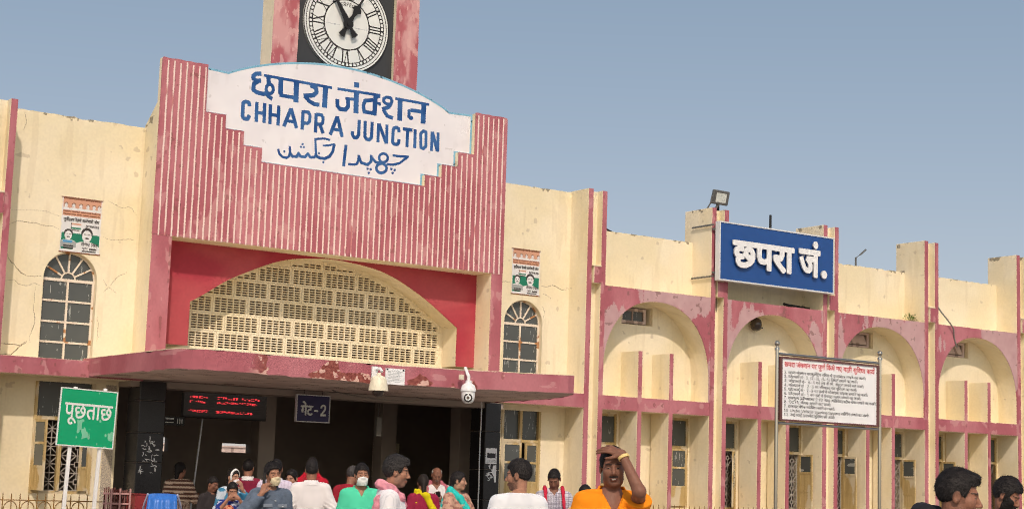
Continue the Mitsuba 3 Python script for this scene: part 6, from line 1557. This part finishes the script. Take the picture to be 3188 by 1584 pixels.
# man in orange, hand on his head
def orange_extras(c):
    J = c['J']
    sh, el, wr, ar = J[-1]
    d = (wr-el)/np.linalg.norm(wr-el)
    p = wr-d*0.025
    def band(P):
        q = P-p.astype(np.float32); t = q @ d.astype(np.float32)
        r = np.sqrt(np.maximum((q*q).sum(-1)-t*t, 0))
        return smax(np.abs(r-0.034)-0.004, np.abs(t)-0.011, 0.002)
    return [('wristwatch', band, p-0.06, p+0.06, 0.004, (0.75, 0.55, 0.22), 'skin')]
person('person', 'man in a bright orange shirt holding one hand on top of his head', (7.02, 8.96), 208, 1.765, SK3, head=(8, 4, 3), hairfn='short', res=1.0,
    top=dict(col=(0.86, 0.265, 0.012), sleeve='short', collar=True, loose=0.026, fold=0.020, vneck=1.27, slen=0.72, gap=0.05, flare=0.9),
    arms={-1: dict(elbow=(-0.130, 0.255, 1.435), wrist=(-0.035, 0.145, 1.668), hand=(0.80, -0.35, 0.30), palm=(0.1, -0.6, -0.6), curl=(0.22, 0.26, 0.3, 0.36), spread=0.20, thumb_to=(0, 0, -1)), 1: {}},
    opts=dict(moustache=0.85, stubble=0.3, teeth=True, hairthick=0.012, burns=True, build=1.04, wide=1.03, eye=0.0030), extras=orange_extras)
# man in a white T-shirt seen from behind
person('person', 'man in a white T-shirt seen from behind, turning his bearded cheek to the left', (7.96, 11.39), 25, 1.70, SK1, head=(-62, 4, 0), hairfn='short', res=1.05,
    top=dict(name='t_shirt', col=(0.74, 0.75, 0.78), sleeve='short', loose=0.022, fold=0.020), opts=dict(fade=0.8, stubble=0.75, moustache=0.6, hairthick=0.013, burns=True, fringe=-0.010))
# man with a pink scarf
def scarf_extras(c):
    col = lambda V: np.array((0.66, 0.27, 0.33))*(1+0.22*np.sin(V[:, 0]*130+V[:, 2]*90))[:, None]
    pts = [(0.0, 0.105, 1.335), (0.075, 0.085, 1.37), (0.105, 0.0, 1.435), (0.06, -0.085, 1.475), (-0.04, -0.095, 1.478), (-0.10, -0.02, 1.44), (-0.085, 0.075, 1.375), (-0.02, 0.115, 1.30)]
    def f(P):
        d = chain(P, pts, [0.026, 0.034, 0.040, 0.040, 0.040, 0.040, 0.036, 0.030], 0.02)
        d = smin(d, chain(P, [(0.105, 0.0, 1.42), (0.13, -0.105, 1.34), (0.13, -0.135, 1.15), (0.12, -0.14, 0.95)], [0.03, 0.035, 0.04, 0.045], 0.02), 0.02)
        return addn(d, P, lambda p: 0.012*vnoise(p, (26, 26, 50), 72))
    return [('scarf', f, (-0.2, -0.23, 0.88), (0.22, 0.2, 1.56), 0.008, col, 'cloth')]
person('person', 'man in a white striped shirt and pink neck scarf, in profile facing right', (7.31, 12.33), 120, 1.70, SK1, head=(0, 6, 0), hairfn='short', res=1.05,
    top=dict(col=stripes(0, 46, (0.78, 0.76, 0.78), (0.62, 0.61, 0.66), 0.8), sleeve='long', loose=0.026, fold=0.018), opts=dict(stubble=0.5, moustache=0.6, beardcol=(0.12, 0.11, 0.10), hairthick=0.020, burns=True, curl=True, quiff=0.9), extras=scarf_extras, hoff=(0, 0.02, 0), haircol=(0.02, 0.018, 0.018))
# denim jacket, mask, phone at the ear
def denim(V): return np.array((0.105, 0.135, 0.185))*(1+0.5*vnoise(V, 22, 81)+0.3*vnoise(V, 90, 82))[:, None]
def denim_extras(c):
    out = []
    for x in (-0.085, 0.085):
        out.append(('pocket_flap', lambda P, x=x: smax(smax(np.abs(P[..., 0]-x)-0.055, np.abs(P[..., 2]-1.245)-0.020, 0.006), np.abs(P[..., 1]-0.146)-0.006, 0.004), (x-0.08, 0.12, 1.2), (x+0.08, 0.17, 1.29), 0.006, (0.19, 0.22, 0.27), 'cloth'))
    out.append(('button', lambda P: np.minimum(np.minimum(ell(P, (0.0, 0.148, 1.30), (0.009, 0.006, 0.009)), ell(P, (0.0, 0.15, 1.20), (0.009, 0.006, 0.009))), ell(P, (-0.085, 0.156, 1.238), (0.008, 0.005, 0.008))), (-0.11, 0.13, 1.17), (0.03, 0.17, 1.33), 0.004, (0.7, 0.7, 0.7), 'cloth'))
    return out
k_, xfd = person('person', 'man in a grey denim jacket and cream face mask raising a hand to his ear', (8.22, 16.36), 185, 1.645, SK1, head=(-6, 2, 4), hairfn='short', res=1.2,
    top=dict(name='jacket', col=denim, sleeve='long', collar=True, collarcol=(0.13, 0.16, 0.21), loose=0.030, fold=0.022, gap=0.035, flare=0.8),
    arms={1: dict(elbow=(0.36, 0.10, 1.155), wrist=(0.165, 0.155, 1.375), hand=(-0.28, -0.05, 0.85), palm=(-0.8, -0.5, -0.1), curl=(0.5, 0.55, 0.6, 0.65), spread=0.14, thumb_to=(-0.3, 0.3, 0.5)), -1: {}},
    opts=dict(mask=(0.70, 0.60, 0.40), hairthick=0.018, burns=True), extras=denim_extras)
ph = trimesh.creation.box((0.012, 0.07, 0.13)); ph.apply_translation((0.115, 0.075, 1.535))
held('phone', 'dark phone held to the ear of the man in the denim jacket', 'phone', xfd, ph, 'black_paint')
# green shirt, white mask
person('person', 'young man in a mint green shirt and white face mask', (9.51, 16.70), 203, 1.675, SK1, head=(-4, 0, 0), hairfn='short', res=1.2,
    top=dict(col=(0.085, 0.60, 0.37), sleeve='long', collar=True, collarcol=(0.10, 0.64, 0.42), loose=0.026, fold=0.018, vneck=1.33, gap=0.03, flare=0.8), opts=dict(mask=(0.82, 0.83, 0.82), hairthick=0.016, burns=True, fringe=-0.012))
# plaid shirt with a red rucksack
k_, xfp = person('person', 'man in a plaid shirt with red rucksack straps looking down at his hands', (13.08, 17.92), 210, 1.715, SK3, head=(12, 34, 0), hairfn='short', res=1.3,
    top=dict(col=plaid, sleeve='long', collar=True, collarcol=(0.66, 0.63, 0.68), loose=0.024, gap=0.03, vneck=1.36), opts=dict(hairthick=0.008, burns=True, stubble=0.3),
    arms={1: dict(elbow=(0.27, 0.03, 1.10), wrist=(0.10, 0.24, 1.06), hand=(-0.75, 0.5, 0.15), palm=(0, 0.1, 1), curl=(0.4, 0.4, 0.4, 0.4)), -1: dict(elbow=(-0.27, 0.03, 1.10), wrist=(-0.10, 0.24, 1.06), hand=(0.75, 0.5, 0.15), palm=(0, 0.1, 1), curl=(0.4, 0.4, 0.4, 0.4))})
st = []
for sx in (-1, 1):
    st.append(tube([(sx*0.115, -0.115, 1.40), (sx*0.115, -0.03, 1.475), (sx*0.115, 0.085, 1.415), (sx*0.118, 0.150, 1.30), (sx*0.13, 0.155, 1.18), (sx*0.17, 0.06, 1.03)], [0.024, 0.026, 0.026, 0.024, 0.014, 0.012], 8))
bag = trimesh.creation.icosphere(3, 1.0); bag.apply_scale((0.16, 0.09, 0.24)); bag.apply_translation((0, -0.235, 1.20)); st.append(bag)
mat('bag_red', (0.52, 0.02, 0.05), 0.6, 0.3)
held('rucksack', 'red rucksack on the back of the man in the plaid shirt', 'rucksack', xfp, cat(st), 'bag_red')
# figure half hidden by the man in orange
person('person', 'figure with tied black hair half hidden at the left shoulder of the man in orange', (12.21, 16.10), 40, 1.51, SK1, head=(0, 10, 0), hairfn='long', res=1.8, top=dict(col=(0.55, 0.40, 0.24), sleeve='long', loose=0.024), opts=dict(hairthick=0.022))
# white shirt from behind
person('person', 'man in a plain white shirt standing with his back to the camera', (10.33, 19.43), 27, 1.72, SK2, hairfn='short', res=1.3,
    top=dict(col=(0.72, 0.68, 0.68), sleeve='long', collar=True, collarcol=(0.76, 0.72, 0.72), loose=0.028, fold=0.024, gap=0.02), opts=dict(hairthick=0.010, build=1.04),
    arms={-1: dict(elbow=(-0.275, -0.05, 1.12), wrist=(-0.29, 0.03, 0.88)), 1: dict(elbow=(0.275, -0.05, 1.12), wrist=(0.29, 0.03, 0.88))})
# woman in a teal sari, arms crossed
def sari_extras(c):
    pts = [(0.13, -0.10, 1.30), (0.125, -0.02, 1.455), (0.07, 0.10, 1.35), (-0.02, 0.155, 1.20), (-0.12, 0.15, 1.02), (-0.17, 0.05, 0.85)]
    pt2 = [(0.13, -0.10, 1.30), (0.15, -0.14, 1.10), (0.16, -0.15, 0.85), (0.15, -0.15, 0.6)]
    def f(P): return addn(smin(chain(P, pts, [0.05, 0.045, 0.05, 0.055, 0.06, 0.07], 0.03), chain(P, pt2, [0.05, 0.06, 0.07, 0.08], 0.03), 0.03), P, lambda p: 0.024*vnoise(p, (30, 30, 14), 91))
    return [('sari_drape', f, (-0.28, -0.26, 0.5), (0.28, 0.26, 1.54), 0.012, mottle((0.03, 0.52, 0.47), (0.62, 0.58, 0.46), (9, 9, 24), -0.24), 'cloth')]
person('person', 'woman in a teal sari with crossed arms looking to the right', (12.32, 19.06), 160, 1.64, SK4, head=(-28, 0, 0), hairfn='long', res=1.3,
    top=dict(name='blouse', col=mottle((0.50, 0.30, 0.22), (0.32, 0.15, 0.12), (28, 28, 28), -0.1), sleeve='short', slen=0.85, loose=0.022, hem=0.12, skirt=0.20), opts=dict(hairthick=0.014, build=1.05, belly=1.15),
    arms={1: dict(elbow=(0.27, 0.06, 1.12), wrist=(0.02, 0.235, 1.17), hand=(-0.9, 0.0, 0.15), palm=(0.0, -1, 0.0), curl=(0.3, 0.3, 0.3, 0.3)), -1: dict(elbow=(-0.27, 0.06, 1.12), wrist=(-0.02, 0.25, 1.11), hand=(0.9, 0.0, 0.25), palm=(0.0, -1, 0), curl=(0.3, 0.3, 0.3, 0.3))}, extras=sari_extras, bottom=False)
# boy with his hands at his face, girl behind, others at the hall mouth
person('person', 'child in a navy patterned shirt covering the face with both hands', (10.31, 21.71), 195, 1.385, SK1, head=(0, 16, 0), hairfn='short', res=1.5,
    top=dict(col=mottle((0.02, 0.035, 0.20), (0.45, 0.48, 0.58), (16, 16, 16), -0.16), sleeve='short', slen=0.9, loose=0.03), opts=dict(hairthick=0.018, headscale=1.12, burns=True),
    arms={1: dict(elbow=(0.25, 0.14, 1.23), wrist=(0.09, 0.20, 1.46), hand=(-0.55, -0.1, 0.5), palm=(-0.3, -1, 0), curl=(0.2, 0.2, 0.2, 0.2)), -1: dict(elbow=(-0.25, 0.14, 1.23), wrist=(-0.09, 0.20, 1.46), hand=(0.55, -0.1, 0.5), palm=(0.3, -1, 0), curl=(0.2, 0.2, 0.2, 0.2))})
def band_extras(c):
    th, hs = c['to_head'], c['hs']; hc = c['hc']
    def f(P):
        Q = th(P)/hs
        d = np.abs(ell(Q, (0, -0.012, 0.038), (0.094, 0.113, 0.109)))-0.006
        return smax(d, np.abs(Q[..., 1]-0.035-0.1*Q[..., 2])-0.016, 0.004)*hs
    return [('headband', f, hc-0.14, hc+0.17, 0.0075, (0.72, 0.70, 0.68), 'cloth')]
person('person', 'girl with a white headband and white mask, hand at her chin, teal and white top', (10.73, 22.61), 172, 1.59, SK4, head=(-10, 4, 0), hairfn='long', res=1.5,
    top=dict(name='tunic', col=mottle((0.05, 0.20, 0.34), (0.55, 0.62, 0.70), (10, 10, 10), -0.05), sleeve='long', loose=0.026, hem=0.5), opts=dict(mask=(0.78, 0.72, 0.74), hairthick=0.013),
    arms={-1: dict(elbow=(-0.27, 0.12, 1.14), wrist=(-0.09, 0.155, 1.40), hand=(0.35, 0.1, 0.8), palm=(0.4, -1, 0), curl=(0.4, 0.4, 0.4, 0.4)), 1: {}}, extras=band_extras)
person('person', 'man in a maroon sleeveless sweater over a white shirt, seen from behind', (11.35, 23.38), 30, 1.745, SK2, head=(10, 0, 0), hairfn='short', res=1.8,
    top=dict(name='sweater', col=lambda V: np.where(((np.abs(V[:, 0]) > 0.185) | (V[:, 2] > 1.445))[:, None], np.array((0.66, 0.64, 0.64)), np.array((0.20, 0.018, 0.045))), sleeve='long', collar=True, collarcol=(0.74, 0.72, 0.72), loose=0.024), opts=dict(hairthick=0.012))
person('person', 'boy in dark clothes in the shade left of the girl with the headband', (10.71, 23.25), 170, 1.47, SK3, head=(-20, 18, 0), hairfn='short', res=1.8, top=dict(col=(0.035, 0.03, 0.032), sleeve='long', collar=True, loose=0.024), opts=dict(hairthick=0.016))
person('person', 'man in a pale lavender checked shirt mostly hidden behind the man in denim', (10.55, 20.87), 32, 1.735, SK2, hairfn='short', res=1.8, top=dict(col=stripes(0, 22, (0.60, 0.54, 0.66), (0.50, 0.42, 0.54), 0.7), sleeve='long', collar=True, collarcol=(0.62, 0.58, 0.66), loose=0.024), opts=dict(hairthick=0.012))
def shawl(col, seed, hood=False):
    def ex(c):
        th, hs, hc = c['to_head'], c['hs'], c['hc']
        pts = [(-0.15, 0.06, 1.10), (-0.17, 0.03, 1.36), (-0.06, -0.09, 1.46), (0.06, -0.09, 1.46), (0.17, 0.03, 1.36), (0.15, 0.08, 1.08)]
        def f(P): return addn(chain(P, pts, [0.06, 0.055, 0.05, 0.05, 0.055, 0.06], 0.03), P, lambda p: 0.018*vnoise(p, (28, 28, 14), seed))
        return [('shawl', f, (-0.3, -0.22, 1.0), (0.3, 0.24, 1.56), 0.013, col, 'cloth')]
    return ex
person('person', 'woman in a red sari with dark hair standing left of the white shirted back', (10.98, 21.21), 235, 1.60, SK4, head=(0, 10, 0), hairfn='long', res=1.6, top=dict(name='sari', col=mottle((0.60, 0.045, 0.035), (0.50, 0.10, 0.04), (18, 18, 18), 0.0), sleeve='short', slen=0.8, loose=0.03, hem=0.12, fold=0.024), opts=dict(hairthick=0.016), extras=shawl((0.62, 0.05, 0.04), 93), bottom=False)
person('person', 'woman in a red shawl facing the camera behind the white shirted back', (11.90, 22.38), 208, 1.80, SK4, hairfn='long', res=1.7, top=dict(name='kurta', col=(0.30, 0.02, 0.03), sleeve='long', loose=0.024, hem=0.4), opts=dict(hairthick=0.014), extras=shawl((0.42, 0.012, 0.03), 94))
person('person', 'person in dark red with greying hair bending behind the green shirted man', (11.61, 20.77), 60, 1.69, SK2, head=(0, 12, 0), hairfn='short', res=1.7, lean=10, top=dict(name='kurta', col=(0.30, 0.02, 0.035), sleeve='long', loose=0.034, hem=0.45), opts=dict(hairthick=0.014), haircol=(0.05, 0.045, 0.045))
def dupatta(c):
    pts = [(-0.13, -0.05, 1.30), (-0.10, -0.01, 1.46), (0.02, -0.12, 1.40), (0.12, -0.15, 1.20), (0.16, -0.15, 0.95), (0.16, -0.14, 0.7)]
    return [('dupatta', lambda P: addn(chain(P, pts, [0.05, 0.04, 0.045, 0.05, 0.06, 0.07], 0.03), P, lambda p: 0.02*vnoise(p, (30, 30, 12), 95)), (-0.28, -0.28, 0.6), (0.28, 0.2, 1.54), 0.012, (0.62, 0.52, 0.01), 'cloth')]
person('person', 'woman in crimson with a bright yellow dupatta, long dark hair, seen from behind', (12.75, 20.61), 15, 1.59, SK2, head=(10, 14, 0), hairfn='long', res=1.5, top=dict(name='kurta', col=(0.28, 0.02, 0.055), sleeve='short', slen=0.9, loose=0.026, hem=0.4), opts=dict(hairthick=0.020), extras=dupatta, haircol=(0.018, 0.013, 0.011))
k_, xfo = person('person', 'bald old man in white with a pink shawl, looking at his phone in the hall', (14.50, 23.05), 205, 1.735, SK3, head=(0, 22, 0), hairfn='bald', res=1.5, top=dict(col=(0.66, 0.65, 0.66), sleeve='long', vneck=1.34, loose=0.028), opts=dict(moustache=0.7, beardcol=(0.3, 0.28, 0.27)),
    arms={1: dict(elbow=(0.26, 0.05, 1.12), wrist=(0.075, 0.24, 1.22), hand=(-0.6, 0.3, 0.35), palm=(-0.3, -0.5, 0.7), curl=(0.5, 0.5, 0.5, 0.5)), -1: dict(elbow=(-0.26, 0.05, 1.12), wrist=(-0.06, 0.25, 1.19), hand=(0.6, 0.3, 0.3), palm=(0.3, -0.5, 0.7), curl=(0.5, 0.5, 0.5, 0.5))}, extras=shawl((0.45, 0.14, 0.18), 96))
ph = trimesh.creation.box((0.07, 0.012, 0.14)); ph.apply_transform(trimesh.transformations.rotation_matrix(-0.6, (1, 0, 0))); ph.apply_translation((0.01, 0.315, 1.27))
held('phone', 'dark phone held by the bald old man in the hall', 'phone', xfo, ph, 'black_paint')
def wbag(c): return []
bag = trimesh.creation.icosphere(3, 1.0); bag.apply_scale((0.26, 0.16, 0.24)); bag.apply_translation((12.95, 19.9, 0.98)); 
kb = add(None, 'grey_bag', bag, 'cable_grey', True); tag(kb, 'grey bag slung between the yellow dupatta and the teal sari', 'bag')
person('person', 'woman in a beige and brown striped kurta seen from behind beside the black column', (11.33, 25.85), 40, 1.68, SK2, head=(20, 0, 0), hairfn='long', res=1.5,
    top=dict(name='kurta', col=lambda V: np.where((((V[:, 2]*14+0.5*vnoise(V, 5, 97)) % 1.0 < 0.5) & (V[:, 2] > 1.06) | ((np.arctan2(V[:, 1], V[:, 0])*6 % 1.0 < 0.55) & (V[:, 2] <= 1.06)))[:, None], np.array((0.62, 0.47, 0.36)), np.array((0.12, 0.06, 0.045))), sleeve='long', loose=0.026, hem=0.35, skirt=0.22), opts=dict(hairthick=0.014),
    arms={1: dict(elbow=(0.27, 0.05, 1.11), wrist=(0.20, 0.22, 1.12), hand=(0.3, 0.8, 0.3), palm=(-0.3, -0.2, 0.8)), -1: {}})
def print_scarf(c):
    th, hs, hc = c['to_head'], c['hs'], c['hc']
    return [('headscarf', lambda P: (smin(ell(th(P)/hs, (0, -0.02, 0.03), (0.10, 0.125, 0.115)), cap(th(P)/hs, (0, -0.05, -0.08), (0, -0.06, -0.22), 0.09, 0.14), 0.05)+0.008*vnoise(P, (30, 30, 30), 98)), hc-np.array((0.2, 0.22, 0.32)), hc+0.18, 0.012, mottle((0.60, 0.26, 0.15), (0.30, 0.03, 0.02), (26, 26, 26), 0.0), 'cloth')]
person('person', 'child with an orange printed headscarf whose top shows below the navy shirted child', (9.86, 20.84), 200, 1.08, SK2, head=(0, 10, 0), hairfn=None, res=2.0, top=dict(col=(0.45, 0.12, 0.08), sleeve='long', loose=0.03), opts=dict(headscale=1.2), extras=print_scarf)

labels = {k: v for k, v in labels.items() if v}
